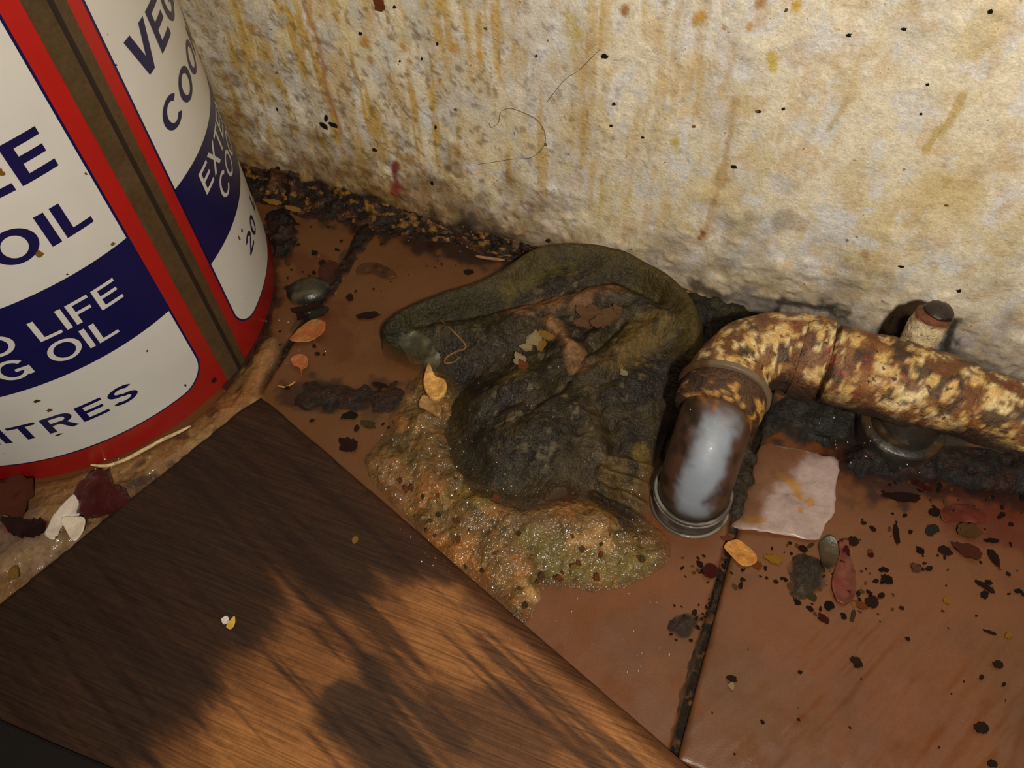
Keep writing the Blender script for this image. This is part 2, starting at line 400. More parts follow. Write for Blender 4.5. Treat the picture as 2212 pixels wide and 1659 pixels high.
def build_floor():
    base = link('floor', mesh_from('floor', [(-1.1, -0.45, -0.0035), (0.9, -0.45, -0.0035), (0.9, 0.44, -0.0035), (-1.1, 0.44, -0.0035),
                                             (-1.1, -0.45, -0.03), (0.9, -0.45, -0.03), (0.9, 0.44, -0.03), (-1.1, 0.44, -0.03)],
                                   [(0, 1, 2, 3), (7, 6, 5, 4), (0, 4, 5, 1), (1, 5, 6, 2), (2, 6, 7, 3), (3, 7, 4, 0)], None, False), M['grout'])
    tag(base, 'brown terracotta tile floor with dirty grout joints', None, None, 'structure')
    for i in range(len(JX) - 1):
        for j in range(len(JY) - 1):
            x0, x1, y0, y1 = JX[i] + GAP, JX[i + 1] - GAP, JY[j] + GAP, JY[j + 1] - GAP
            near = (j == 1 and 0 < i < 4)
            st = 0.0014 if near else 0.012
            xs = np.linspace(x0, x1, int((x1 - x0) / st)); ys = np.linspace(y0, y1, int((y1 - y0) / st))
            e = 0.0008
            xs = np.concatenate([[x0, x0 + e * .3], xs[1:-1], [x1 - e * .3, x1]]); ys = np.concatenate([[y0, y0 + e * .3], ys[1:-1], [y1 - e * .3, y1]])
            X, Y = np.meshgrid(xs, ys, indexing='ij')
            Z = tile_h(X, Y)
            edge = np.minimum(np.minimum(X - x0, x1 - X), np.minimum(Y - y0, y1 - Y))
            Z -= 0.0012 * np.clip(1 - edge / 0.0028, 0, 1) ** 2
            Z = np.where(edge <= 1e-7, -0.0036, Z)
            col = floor_col(X, Y)
            tl = link('tile', mesh_from('tile', np.stack([X, Y, Z], -1), grid_faces(*X.shape), col), M['tile'], base)
build_floor()

# ------------------------------------------------------------------ oil can
CAN_C = np.array([-0.465, 0.248]); CAN_R = 0.150; CAN_HT = 0.365
def cyl(s, z, r):
    th = np.asarray(s, float) / CAN_R
    return np.stack([CAN_C[0] + r * np.cos(th), CAN_C[1] + r * np.sin(th), np.asarray(z, float) + 0 * th], -1)
can = empty('oil_can', (0, 0, 0))
tag(can, 'large round white, red and navy cooking oil tin standing on the floor at left', 'oil can')
def lathe_can():
    prof = [(0.0, 0.002), (CAN_R - 0.006, 0.002), (CAN_R - 0.004, 0.0), (CAN_R - 0.0008, 0.0), (CAN_R, 0.0015), (CAN_R, CAN_HT - 0.003), (CAN_R + 0.0015, CAN_HT - 0.001), (CAN_R + 0.0015, CAN_HT + 0.003),
            (CAN_R - 0.003, CAN_HT + 0.003), (CAN_R - 0.004, CAN_HT - 0.006), (0.0, CAN_HT - 0.006)]
    n = 160; V = []
    for (r, z) in prof:
        for k in range(n):
            a = 2 * math.pi * k / n; V.append((CAN_C[0] + r * math.cos(a), CAN_C[1] + r * math.sin(a), z))
    return mesh_from('can_body', V, grid_faces(len(prof), n, False, True)[:, ::-1], None, False)
body = link('can_body', lathe_can(), M['can_red'], can)
body.data.polygons.foreach_set('use_smooth', np.ones(len(body.data.polygons), bool))
body.data.set_sharp_from_angle(angle=math.radians(35))
tag(body, 'red painted tin wall')

def panel(name, s0, s1, z0, z1, rad, lift, mat, par, z_lo=None, z_hi=None):
    """rounded panel printed on the tin between s0..s1 (arc length) and z0..z1; z_lo, z_hi cut a band out of it"""
    lo, hi = (z0 if z_lo is None else z_lo), (z1 if z_hi is None else z_hi)
    zs = np.unique(np.concatenate([np.linspace(lo, hi, 30), z0 + rad * (1 - np.cos(np.linspace(0, math.pi / 2, 14))), z1 - rad * (1 - np.cos(np.linspace(0, math.pi / 2, 14)))]))
    zs = zs[(zs >= lo - 1e-9) & (zs <= hi + 1e-9)]
    ins = np.zeros_like(zs)
    for k, z in enumerate(zs):
        t = max(z0 + rad - z, z - (z1 - rad), 0.0)
        ins[k] = rad - math.sqrt(max(rad * rad - t * t, 0.0))
    nu = 48
    u = np.linspace(0, 1, nu)[:, None]
    S = (s0 + ins)[None] * (1 - u) + (s1 - ins)[None] * u
    Z = np.repeat(zs[None], nu, 0)
    return link(name, mesh_from(name, cyl(S, Z, CAN_R + lift), grid_faces(*S.shape)), mat, par)

PANELS = [(-0.2640, -0.0305), (0.0080, 0.2415)]
# strokes of a grotesque alphabet: rectangles (x0,y0,x1,y1), bars (x,y -> x,y, thickness), rings; cap height 1
def letter_quads(ch, t):
    Q = []; h = t * 0.86
    def rect(x0, y0, x1, y1): Q.append([(x0, y0), (x1, y0), (x1, y1), (x0, y1)])
    def bar(x0, y0, x1, y1, w): Q.append([(x0 - w / 2, y0), (x0 + w / 2, y0), (x1 + w / 2, y1), (x1 - w / 2, y1)])
    def arc(cx, cy, rx, ry, a0, a1, tx, ty, n=28):
        p = []
        for k in range(n + 1):
            a = math.radians(a0 + (a1 - a0) * k / n); c, s = math.cos(a), math.sin(a)
            p.append(((cx + rx * c, cy + ry * s), (cx + (rx - tx) * c, cy + (ry - ty) * s)))
        for k in range(n): Q.append([p[k][0], p[k + 1][0], p[k + 1][1], p[k][1]])
    W = 0.7
    if ch == 'E': W = 0.72; rect(0, 0, t, 1); rect(t, 0, W, h); rect(t, 1 - h, W, 1); rect(t, 0.5 - h / 2 + 0.02, W * 0.93, 0.5 + h / 2 + 0.02)
    elif ch == 'F': W = 0.66; rect(0, 0, t, 1); rect(t, 1 - h, W, 1); rect(t, 0.47 - h / 2, W * 0.9, 0.47 + h / 2)
    elif ch == 'L': W = 0.64; rect(0, 0, t, 1); rect(t, 0, W, h)
    elif ch == 'I': W = t; rect(0, 0, t, 1)
    elif ch == 'T': W = 0.74; rect(W / 2 - t / 2, 0, W / 2 + t / 2, 1 - h); rect(0, 1 - h, W, 1)
    elif ch == 'V': W = 0.88; w = t * 1.12; bar(W / 2, 0, w / 2, 1, w); bar(W / 2, 0, W - w / 2, 1, w)
    elif ch == 'X': W = 0.84; w = t * 1.2; bar(w / 2, 0, W - w / 2, 1, w); bar(W - w / 2, 0, w / 2, 1, w)
    elif ch == 'A': W = 0.88; w = t * 1.12; bar(w / 2, 0, W / 2, 1, w); bar(W - w / 2, 0, W / 2, 1, w); rect(0.24, 0.22, W - 0.24, 0.22 + h)
    elif ch == 'N': W = 0.8; rect(0, 0, t, 1); rect(W - t, 0, W, 1); bar(W - t / 2 - 0.02, 0, t / 2 + 0.02, 1, t)
    elif ch == 'K': W = 0.8; rect(0, 0, t, 1); bar(t + 0.02, 0.36, W - t * .6, 1, t * 1.2); bar(W - t * .6, 0, 0.36, 0.6, t * 1.2)
    elif ch == 'O': W = 0.94; arc(W / 2, 0.5, W / 2, 0.52, 0, 360, t, h, 48)
    elif ch == '0': W = 0.62; arc(W / 2, 0.5, W / 2, 0.51, 0, 360, t * .9, h * .9, 40)
    elif ch == 'C': W = 0.88; arc(W / 2 + 0.02, 0.5, W / 2 + 0.02, 0.52, 38, 322, t, h, 44)
    elif ch == 'G': W = 0.92; arc(W / 2, 0.5, W / 2, 0.52, 36, 340, t, h, 44); rect(W - t * .9, 0.06, W, 0.5); rect(W * 0.55, 0.5 - h, W, 0.5)
    elif ch == 'D': W = 0.84; rect(0, 0, t, 1); rect(t, 0, 0.36, h); rect(t, 1 - h, 0.36, 1); arc(0.36, 0.5, W - 0.36, 0.5, -90, 90, t, h)
    elif ch == 'B': W = 0.76; rect(0, 0, t, 1); [rect(t, y, 0.44, y + h) for y in (0, 0.5 - h / 2 + .02, 1 - h)]; arc(0.44, 0.27 + h / 8, W - 0.44, 0.27 + h / 8, -90, 90, t, h, 18); arc(0.42, 0.77 - h / 8, W - 0.46, 0.23 + h / 8, -90, 90, t, h, 18)
    elif ch == 'R':
        W = 0.8; rect(0, 0, t, 1); rect(t, 1 - h, 0.48, 1); rect(t, 0.42, 0.48, 0.42 + h); arc(0.48, 0.71, W - 0.50, 0.29, -90, 90, t, h, 20); bar(W - t * .55, 0, 0.48, 0.44, t * 1.05)
    elif ch == 'S': W = 0.76; arc(W / 2, 0.735, W / 2 - 0.02, 0.285, 20, 270, t, h, 30); arc(W / 2, 0.265, W / 2, 0.285, -160, 90, t, h, 30)
    elif ch == '2': W = 0.62; arc(W / 2, 0.70, W / 2, 0.31, -20, 170, t, h, 24); bar(t * .6, h * .9, W - t * .62, 0.60, t * 1.1); rect(0, 0, W, h)
    else: W = 0.30
    return Q, W
def line_of_text(name, text, s_edge, side, width, z0, z1, t, lift, mat, par, italic=0.0):
    """text set on the tin; s_edge is the end that touches (right end for side -1, left end for side +1)"""
    cap = z1 - z0; quads = []; x = 0.0; gap = 0.13
    for ch in text:
        Q, W = letter_quads(ch, t)
        for q in Q: quads.append([(x + a, b) for (a, b) in q])
        x += W + gap
    tot = x - gap; k = width / tot
    V, F = [], []
    for q in quads:
        p = [np.array(c) for c in q]; n = 4; b = len(V)
        for i in range(n + 1):
            for j in range(n + 1):
                u, v = i / n, j / n
                c = (p[0] * (1 - u) + p[1] * u) * (1 - v) + (p[3] * (1 - u) + p[2] * u) * v
                s = c[0] * k + (s_edge - width if side < 0 else s_edge); z = z0 + c[1] * cap
                V.append(cyl(s, z, CAN_R + lift))
        for i in range(n):
            for j in range(n):
                a = b + i * (n + 1) + j; f = [a, a + n + 1, a + n + 2, a + 1]
                F.append(f)
    # make every face look outward
    V = np.array(V); F = np.array(F)
    nr = np.cross(V[F[:, 1]] - V[F[:, 0]], V[F[:, 2]] - V[F[:, 0]]); mid = V[F].mean(1); out = mid - np.array([CAN_C[0], CAN_C[1], 0]); out[:, 2] = 0
    flip = (nr * out).sum(1) < 0; F[flip] = F[flip][:, ::-1]
    return link(name, mesh_from(name, V, F), mat, par)
for n_, (a, b) in enumerate(PANELS):
    oc = panel('panel_outline', a, b, 0.0205, 0.345, 0.021, 0.00010, M['can_blue'], can)
    pn = panel('label_panel', a + 0.0013, b - 0.0015, 0.0218, 0.3437, 0.0198, 0.00020, M['can_white'], can)
    tag(pn, 'white printed label panel with navy lettering')
    bd = panel('blue_band', a + 0.0009, b - 0.0009, 0.0214, 0.3441, 0.0202, 0.00030, M['can_blue'], pn, 0.0890, 0.1507)
    tag(bd, 'navy band with white lettering')
    e, sd = (b, -1) if n_ == 0 else (a, 1)
    g = lambda d: e + sd * d
    line_of_text('lettering', 'VEGETABLE', g(0.0122), sd, 0.2085, 0.2085 if n_ == 0 else 0.2112, 0.2312 if n_ == 0 else 0.2350, 0.215, 0.00036, M['can_blue'], pn)
    line_of_text('lettering', 'COOKING OIL', g(0.0118 if n_ == 0 else 0.0146), sd, 0.2120, 0.1715 if n_ == 0 else 0.1760, 0.1914 if n_ == 0 else 0.1930, 0.215, 0.00036, M['can_blue'], pn)
    line_of_text('lettering', 'EXTENDED LIFE', g(0.0193 if n_ == 0 else 0.0235), sd, 0.1930, 0.1195 if n_ == 0 else 0.1262, 0.1350 if n_ == 0 else 0.1418, 0.165, 0.00045, M['can_white'], bd)
    line_of_text('lettering', 'COOKING OIL', g(0.0317 if n_ == 0 else 0.0385), sd, 0.1660, 0.0995 if n_ == 0 else 0.1060, 0.1150 if n_ == 0 else 0.1215, 0.165, 0.00045, M['can_white'], bd)
    line_of_text('lettering', '20 LITRES', g(0.0425), sd, 0.1400, 0.0455 if n_ == 0 else 0.0525, 0.0605 if n_ == 0 else 0.0665, 0.19, 0.00036, M['can_blue'], pn)
# two more panels round the back
for a, b in ((0.2800, 0.4400), (0.4785, 0.6400)):
    panel('panel_outline', a, b, 0.0205, 0.345, 0.021, 0.00010, M['can_blue'], can)
    panel('label_panel', a + 0.0009, b - 0.0009, 0.0214, 0.3441, 0.0202, 0.00020, M['can_white'], can)
def strip(name, s0, s1, z0, z1, prof, mat, par):
    ss_ = np.linspace(s0, s1, len(prof)); zs = np.linspace(z0, z1, 40)
    S, Z = np.meshgrid(ss_, zs, indexing='ij'); L = np.repeat(np.array(prof)[:, None], 40, 1)
    return link(name, mesh_from(name, cyl(S, Z, CAN_R + L), grid_faces(*S.shape)), mat, par)
sm = strip('seam', -0.0203, 0.0002, 0.0005, CAN_HT, [0.0001, 0.0003, 0.0003, 0.0003, 0.0003, 0.0003, 0.0005, 0.0011, 0.0012, 0.0009, 0.0004, 0.0003, 0.0003, 0.0003, 0.0001], M['can_metal'], can)
tag(sm, 'bare brown tinplate side seam')
link('seam_groove', strip('seam_groove', -0.0098, -0.0066, 0.0005, CAN_HT, [0.0011, 0.0013, 0.0014, 0.0013, 0.0011], M['can_groove'], None).data, M['can_groove'], sm)
bpy.data.objects.remove(bpy.data.objects['seam_groove'])

# ------------------------------------------------------------------ soft heaps and spills
def heap(name, poly_px, zref, hfun, cfun, mat, step=0.001, rag=0.0015, rag_f=90, seed=1.0, z0=0.0004, n=4, parent=None):
    """a mound over the floor inside an outline; hfun(X,Y,d) height above its base, cfun(X,Y,d,Z) colour"""
    P = smooth_loop([fl(u, v, zref) for (u, v) in poly_px], n)
    lo, hi = P.min(0) - 0.004, P.max(0) + 0.004
    X, Y = np.meshgrid(np.arange(lo[0], hi[0], step), np.arange(lo[1], hi[1], step), indexing='ij')
    d = sdpoly(X, Y, P) + rag * fbm(X * rag_f, Y * rag_f, seed, 3)
    keep = (d > -step * 1.2)
    dd = np.clip(d, 0, None)
    Z = np.where(d > 0, hfun(X, Y, dd), 0)
    Z = np.clip(Z, 0, None) * ss(0, step * 2.5, dd) + z0
    Z = np.where(d <= 0, -0.0012, Z)
    col = cfun(X, Y, dd, Z)
    V, F, c = masked_grid(X, Y, Z, col, keep)
    return link(name, mesh_from(name, V, F, c), mat, parent), P
def ridge(X, Y, pts, z, w, h):
    P = smooth_loop([fl(u, v, z) for (u, v) in pts], 4, False)
    d, t = dline(X, Y, P)
    return h * np.exp(-(d / w) ** 2)
def patch(col, X, Y, pts, z, w, c, a, f=90, rag=0.8):
    P = np.array([fl(u, v, z) for (u, v) in pts])
    d = dline(X, Y, P)[0] if len(P) > 1 else np.hypot(X - P[0][0], Y - P[0][1])
    d = d + w * rag * fbm(X * f, Y * f, pts[0][0] * 0.13, 3)
    return mixc(col, c, ss(w, w * 0.3, d) * a)

# ---- the greasy rag heap
MOUND = [(815, 715), (835, 690), (885, 660), (960, 632), (1040, 606), (1090, 575), (1140, 542), (1200, 528), (1280, 530), (1350, 545), (1410, 575), (1460, 605), (1495, 640), (1525, 690),
         (1530, 760), (1500, 850), (1460, 930), (1425, 1000), (1418, 1080), (1412, 1142), (1350, 1132), (1290, 1092), (1255, 1072), (1200, 1095), (1130, 1100), (1060, 1085), (1010, 1050), (965, 990), (938, 920), (940, 860), (950, 805), (905, 775), (850, 752), (822, 736)]
REAR = [(822, 722), (870, 685), (960, 650), (1050, 622), (1110, 590), (1170, 556), (1260, 548), (1340, 562), (1400, 590), (1450, 622), (1485, 660), (1500, 720), (1495, 790)]
ZM = 0.018
def mound_h(X, Y, d):
    rear = ridge(X, Y, REAR, ZM, 0.030, 1.0)
    h = (0.007 + 0.010 * rear) * (1 - np.exp(-d / 0.005)) + 0.015 * ss(0.0, 0.06, d)
    h += ridge(X, Y, REAR, ZM, 0.0095, 0.013)
    h += ridge(X, Y, [(900, 700), (1040, 668), (1180, 640), (1330, 606), (1420, 640)], ZM, 0.0055, -0.007)
    h += ridge(X, Y, [(1100, 700), (1200, 660), (1330, 640), (1440, 690)], 0.025, 0.008, 0.008)
    h += ridge(X, Y, [(1190, 700), (1230, 740), (1275, 770)], 0.025, 0.006, 0.006)
    h += ridge(X, Y, [(1150, 880), (1210, 830), (1280, 750), (1340, 700)], 0.022, 0.004, -0.006)
    h += ridge(X, Y, [(1290, 800), (1380, 730), (1450, 700)], 0.025, 0.007, 0.006)
    h += ridge(X, Y, [(1000, 790), (1080, 760), (1150, 760)], 0.022, 0.012, -0.008)
    h += ridge(X, Y, [(1040, 860), (1120, 830), (1180, 850)], 0.022, 0.009, 0.007)
    h += ridge(X, Y, [(960, 800), (980, 900), (1030, 980)], 0.018, 0.009, -0.005)
    h += ridge(X, Y, [(1060, 950), (1150, 930), (1220, 980), (1210, 1040)], 0.022, 0.012, 0.006)
    h += ridge(X, Y, [(1010, 1040), (1120, 1085), (1220, 1070)], 0.014, 0.006, 0.004)
    h += ridge(X, Y, [(1280, 860), (1330, 940), (1320, 1040)], 0.02, 0.006, -0.006)
    for k, (a, b) in enumerate([((1300, 1010), (1415, 1040)), ((1300, 1038), (1410, 1085)), ((1285, 1058), (1405, 1125)), ((1330, 985), (1415, 1000))]):
        h += ridge(X, Y, [a, b], 0.016, 0.0028, 0.0055)
    h *= 1.0
    h += 0.0045 * fbm(X * 42, Y * 42, 3.0, 3) * ss(0.004, 0.02, d)
    a = X * 0.8 + Y * 0.6; b = -X * 0.6 + Y * 0.8
    core = ss(0.010, 0.045, d)
    h += 0.0026 * fbm(a * 60, b * 130, 6.0, 4) * core + 0.0012 * fbm(X * 260, Y * 260, 9.0, 3) * core
    return h
def mound_c(X, Y, d, Z):
    col = np.zeros(X.shape + (3,)) + s2l((58, 47, 27))
    col = mixc(col, (42, 34, 23), ss(-0.2, 0.4, fbm(X * 30, Y * 30, 12.0, 4)))
    rear = ridge(X, Y, REAR, ZM, 0.016, 1.0)
    col = mixc(col, (76, 64, 28), rear * 0.9)
    col = mixc(col, (44, 40, 17), ridge(X, Y, [(820, 722), (900, 680), (1000, 660)], ZM, 0.02, 1.0) * 0.9)
    col = patch(col, X, Y, [(850, 720), (900, 745)], 0.015, 0.012, (34, 32, 13), 0.8)
    col = patch(col, X, Y, [(1100, 620), (1180, 575), (1230, 575)], 0.025, 0.008, (84, 74, 30), 0.7)
    col = patch(col, X, Y, [(960, 760), (1060, 740), (1110, 690)], 0.02, 0.012, (50, 40, 26), 0.8)
    col = patch(col, X, Y, [(1130, 660), (1250, 640), (1340, 625)], 0.025, 0.013, (122, 84, 50), 0.85)
    col = patch(col, X, Y, [(1190, 690), (1230, 740), (1250, 780)], 0.025, 0.008, (140, 100, 62), 0.85)
    col = patch(col, X, Y, [(1340, 650), (1400, 640)], 0.026, 0.008, (74, 70, 60), 0.8)
    col = patch(col, X, Y, [(1320, 780), (1420, 700)], 0.025, 0.014, (104, 82, 38), 0.75)
    col = patch(col, X, Y, [(1340, 850), (1450, 790)], 0.022, 0.014, (30, 26, 21), 0.8)
    col = patch(col, X, Y, [(1080, 830), (1130, 820)], 0.022, 0.008, (112, 92, 44), 0.85)
    col = patch(col, X, Y, [(1000, 780), (1100, 860), (1180, 800)], 0.02, 0.010, (26, 24, 22), 0.7)
    col = patch(col, X, Y, [(1060, 900), (1060, 1000), (1200, 960)], 0.02, 0.018, (38, 33, 25), 0.75)
    col = patch(col, X, Y, [(1040, 1070), (1150, 1080), (1220, 1070)], 0.015, 0.010, (66, 50, 30), 0.8)
    col = patch(col, X, Y, [(1330, 1000), (1390, 1080)], 0.016, 0.018, (98, 78, 42), 0.8)
    col = patch(col, X, Y, [(1390, 960), (1400, 1030)], 0.016, 0.010, (104, 86, 40), 0.7)
    col = patch(col, X, Y, [(1280, 900), (1300, 960)], 0.018, 0.010, (72, 60, 34), 0.7)
    col = mixc(col, (24, 20, 15), ss(0.08, 0.4, fbm(X * 160, Y * 160, 91.0, 4)) * 0.6 * ss(0.006, 0.03, d))
    col = mixc(col, (112, 96, 70), ss(0.34, 0.5, fbm(X * 190, Y * 190, 95.0, 3)) * 0.5 * ss(0.015, 0.04, d))
    return np.concatenate([col, (0.1 + 0.9 * ss(0.0, 0.014 - 0.011 * rear, d + 0.002 * fbm(X * 120, Y * 120, 99.0, 3)))[..., None]], -1)
mound, _ = heap('rag_heap', MOUND, ZM, mound_h, mound_c, M['sludge'], 0.0009, 0.0008, 80, 2.0)
tag(mound, 'crumpled dark green-brown heap of grease-soaked rag between the wall and the pipe', 'rag')

# ---- amber grease around the rag
PUDDLE = [(850, 870), (905, 800), (950, 780), (1000, 860), (1000, 980), (1100, 1060), (1220, 1060), (1300, 1070), (1400, 1120), (1448, 1165), (1450, 1205), (1420, 1232), (1360, 1262), (1290, 1274), (1220, 1266), (1185, 1262), (1160, 1300), (1135, 1345), (1095, 1330), (1050, 1275), (960, 1210), (880, 1120), (800, 1030), (790, 980), (830, 930)]
def puddle_h(X, Y, d):
    h = 0.0014 * (1 - np.exp(-d / 0.003)) + 0.005 * ss(0.0, 0.03, d)
    h += np.clip(0.0042 * fbm(X * 75, Y * 75, 4.4, 3), -0.002, 1) * ss(0.001, 0.01, d)
    h += 0.0016 * np.abs(fbm(X * 120, Y * 120, 8.4, 2)) * ss(0.001, 0.008, d)
    h += ridge(X, Y, [(1050, 1090), (1150, 1120), (1300, 1110)], 0.008, 0.010, 0.004)
    h -= ridge(X, Y, [(1200, 1200), (1300, 1200), (1400, 1190)], 0.004, 0.012, 0.002)
    return np.maximum(h, 0.0007)
def puddle_c(X, Y, d, Z):
    col = np.zeros(X.shape + (3,)) + s2l((112, 82, 40))
    col = mixc(col, (88, 70, 36), ss(-0.1, 0.4, fbm(X * 60, Y * 60, 15.0, 4)))
    col = mixc(col, (146, 96, 44), ss(0.1, 0.45, fbm(X * 80, Y * 80, 25.0, 4)) * 0.8)
    col = mixc(col, (150, 112, 64), ss(0.25, 0.5, fbm(X * 150, Y * 150, 35.0, 3)) * 0.6)
    col = patch(col, X, Y, [(1150, 1170), (1250, 1230), (1380, 1210)], 0.004, 0.018, (112, 98, 52), 0.8)
    col = patch(col, X, Y, [(1120, 1120), (1250, 1140)], 0.006, 0.010, (112, 84, 48), 0.7)
    col = patch(col, X, Y, [(1300, 1150), (1240, 1170), (1320, 1180)], 0.005, 0.007, (168, 128, 76), 0.8)
    col = patch(col, X, Y, [(1130, 1255), (1160, 1290)], 0.004, 0.005, (190, 150, 90), 0.9)
    col = patch(col, X, Y, [(960, 1080), (1000, 1060), (1040, 1080)], 0.006, 0.009, (116, 94, 38), 0.8)
    col = patch(col, X, Y, [(820, 990), (850, 1020), (880, 1070)], 0.004, 0.010, (138, 98, 58), 0.7)
    col = patch(col, X, Y, [(930, 1150), (1000, 1200), (1050, 1250)], 0.004, 0.012, (156, 98, 42), 0.75)
    col = patch(col, X, Y, [(900, 860), (940, 900)], 0.004, 0.012, (120, 92, 54), 0.7)
    col = patch(col, X, Y, [(970, 930), (960, 1000)], 0.006, 0.012, (76, 60, 34), 0.6)
    return np.concatenate([col, (0.35 + 0.6 * ss(0.0, 0.009, d + 0.006 * fbm(X * 90, Y * 90, 77.0, 3)))[..., None]], -1)
puddle, _ = heap('grease_puddle', PUDDLE, 0.003, puddle_h, puddle_c, M['grease'], 0.0009, 0.0016, 120, 5.0)
tag(puddle, 'lumpy amber-brown grease spill spread around the front of the rag heap', 'grease')

# ---- pale grease between tin and board
PALE = [(-60, 1050), (60, 1040), (180, 1015), (300, 975), (400, 918), (470, 850), (520, 790), (560, 735), (600, 720), (600, 770), (570, 830), (575, 870), (500, 930), (380, 1030), (250, 1130), (110, 1240), (-20, 1345), (-120, 1380)]
def pale_h(X, Y, d):
    h = 0.0012 * (1 - np.exp(-d / 0.003)) + 0.0045 * ss(0.0, 0.03, d)
    h += 0.0025 * fbm(X * 55, Y * 55, 14.4, 3) * ss(0.001, 0.008, d)
    h += 0.0012 * fbm(X * 160, Y * 160, 18.4, 3) * ss(0.001, 0.006, d)
    return np.maximum(h, 0.001)
def pale_c(X, Y, d, Z):
    col = np.zeros(X.shape + (3,)) + s2l((132, 98, 58))
    col = mixc(col, (112, 80, 44), ss(-0.1, 0.4, fbm(X * 50, Y * 50, 16.0, 4)))
    col = mixc(col, (152, 120, 72), ss(0.1, 0.5, fbm(X * 45, Y * 45, 26.0, 4)) * 0.9)
    col = mixc(col, (66, 38, 22), ss(0.2, 0.45, fbm(X * 90, Y * 90, 36.0, 3)) * 0.8)
    col = patch(col, X, Y, [(0, 1150), (60, 1180), (120, 1190)], 0.006, 0.020, (120, 96, 76), 0.9)
    col = patch(col, X, Y, [(20, 1140), (90, 1135)], 0.006, 0.006, (110, 36, 28), 0.8)
    col = patch(col, X, Y, [(0, 1230), (120, 1170), (200, 1140)], 0.006, 0.008, (140, 112, 78), 0.7)
    col = patch(col, X, Y, [(280, 1040), (330, 1030)], 0.006, 0.006, (50, 30, 20), 0.8)
    col = patch(col, X, Y, [(500, 880), (540, 840), (580, 760)], 0.004, 0.010, (140, 92, 50), 0.6)
    return np.concatenate([col, (0.2 + 0.8 * ss(0.0, 0.006, d))[..., None]], -1)
pale, _ = heap('grease_spill', PALE, 0.003, pale_h, pale_c, M['pale_grease'], 0.0010, 0.0014, 110, 15.0)
tag(pale, 'pale tan grease smeared along the gap between the oil tin and the board', 'grease')

# ---- black grime along the foot of the wall; grime and painted shade under the pipe
def grime_band():
    n, k = 420, 26
    xs = np.linspace(-0.60, -0.03, n); v = np.linspace(0, 1, k)
    U, Vv = np.meshgrid(xs, v, indexing='ij')
    thick = 0.55 + 0.45 * ss(-0.22, -0.34, xs) * 1.2
    a = (0.014 + 0.008 * fbm(xs * 40, 1.0, 2.0, 4)) * thick
    b = (0.024 + 0.012 * fbm(xs * 32, 5.0, 4.0, 4)) * thick
    t = Vv * math.pi / 2
    Y = WALL_Y - 0.004 - b[:, None] * (1 - np.cos(t)) ** 0.9
    Z = a[:, None] * (1 - np.sin(t)) ** 1.3 + 0.0002
    nz = fbm(U * 150, Vv * 4, 6.0, 4) * np.sin(math.pi * Vv)
    Y -= 0.0035 * nz; Z += 0.0035 * (nz + 0.25 * np.sin(math.pi * Vv))
    Z = np.where(Vv >= 1, -0.002, Z); Y = np.where(Vv <= 0, WALL_Y + 0.006, Y)
    col = np.zeros(U.shape + (3,)) + s2l((36, 22, 13))
    col = mixc(col, (92, 56, 24), ss(0.1, 0.5, fbm(U * 120, Vv * 5, 8.0, 4)) * 0.8)
    col = mixc(col, (150, 108, 44), ss(0.30, 0.5, fbm(U * 220, Vv * 8, 9.0, 3) + 0.25 * (1 - Vv) - 0.12 + 0.2 * ss(-0.3, -0.2, U)) * 0.9)
    col = mixc(col, (70, 22, 16), ss(0.3, 0.5, fbm(U * 60, Vv * 3, 19.0, 3)) * 0.7)
    return mesh_from('grime', np.stack([U, Y, Z], -1), grid_faces(n, k)[:, ::-1], col)
gb = link('grime', grime_band(), M['grime'])
tag(gb, 'band of wet black grime packed along the foot of the wall beside the tin', 'grime', None, 'stuff')

def blot(name, poly, hgt, c1, c2, mat, seed, label, cat='grime', step=0.0012, kind=None, rag=0.004, f=110):
    def hf(X, Y, d): return np.maximum(hgt * (1 - np.exp(-d / 0.004)) * (0.8 + 0.9 * fbm(X * f, Y * f, seed, 4)), 0.0008)
    def cf(X, Y, d, Z):
        col = np.zeros(X.shape + (3,)) + s2l(c1)
        col = mixc(col, c2, ss(0.0, 0.4, fbm(X * f * 0.8, Y * f * 0.8, seed + 3, 4)))
        return np.concatenate([col, (0.1 + 0.9 * ss(-0.001, 0.005, d + 0.004 * fbm(X * 170, Y * 170, seed + 6, 4)))[..., None]], -1)
    o, _ = heap(name, poly, hgt, hf, cf, mat, step, rag, 130, seed)
    tag(o, label, cat, None, kind); return o
blot('grime_clump', [(1640, 890), (1690, 855), (1780, 850), (1850, 870), (1850, 925), (1800, 955), (1730, 935), (1690, 925), (1650, 940)], 0.006, (38, 36, 30), (58, 54, 46), M['grime'], 41.0, 'dark grey-green clump of grime under the pipe, above the pale scrap')
blot('grime_clump', [(1590, 960), (1625, 950), (1640, 985), (1625, 1060), (1600, 1130), (1575, 1130), (1570, 1060)], 0.005, (52, 42, 30), (76, 62, 44), M['grime'], 43.0, 'strip of brown-black grime wedged between the pipe bend and the pale scrap')
blot('grime_clump', [(1820, 1000), (1900, 1030), (2000, 1030), (2120, 1050), (2260, 1060), (2300, 1000), (2150, 960), (2000, 940), (1850, 950)], 0.007, (30, 22, 17), (52, 30, 20), M['grime'], 47.0, 'long black heap of grime and painted shade below the pipe at right')  # crud with the shade under the pipe put into its colour
blot('burnt_scrap', [(1700, 1220), (1730, 1195), (1775, 1205), (1785, 1240), (1770, 1275), (1735, 1295), (1705, 1280), (1712, 1250)], 0.0022, (44, 34, 24), (60, 48, 30), M['grime'], 53.0, 'burnt blackish-brown scrap on the tile just below the pale scrap', 'scrap', 0.0008, rag=0.002)
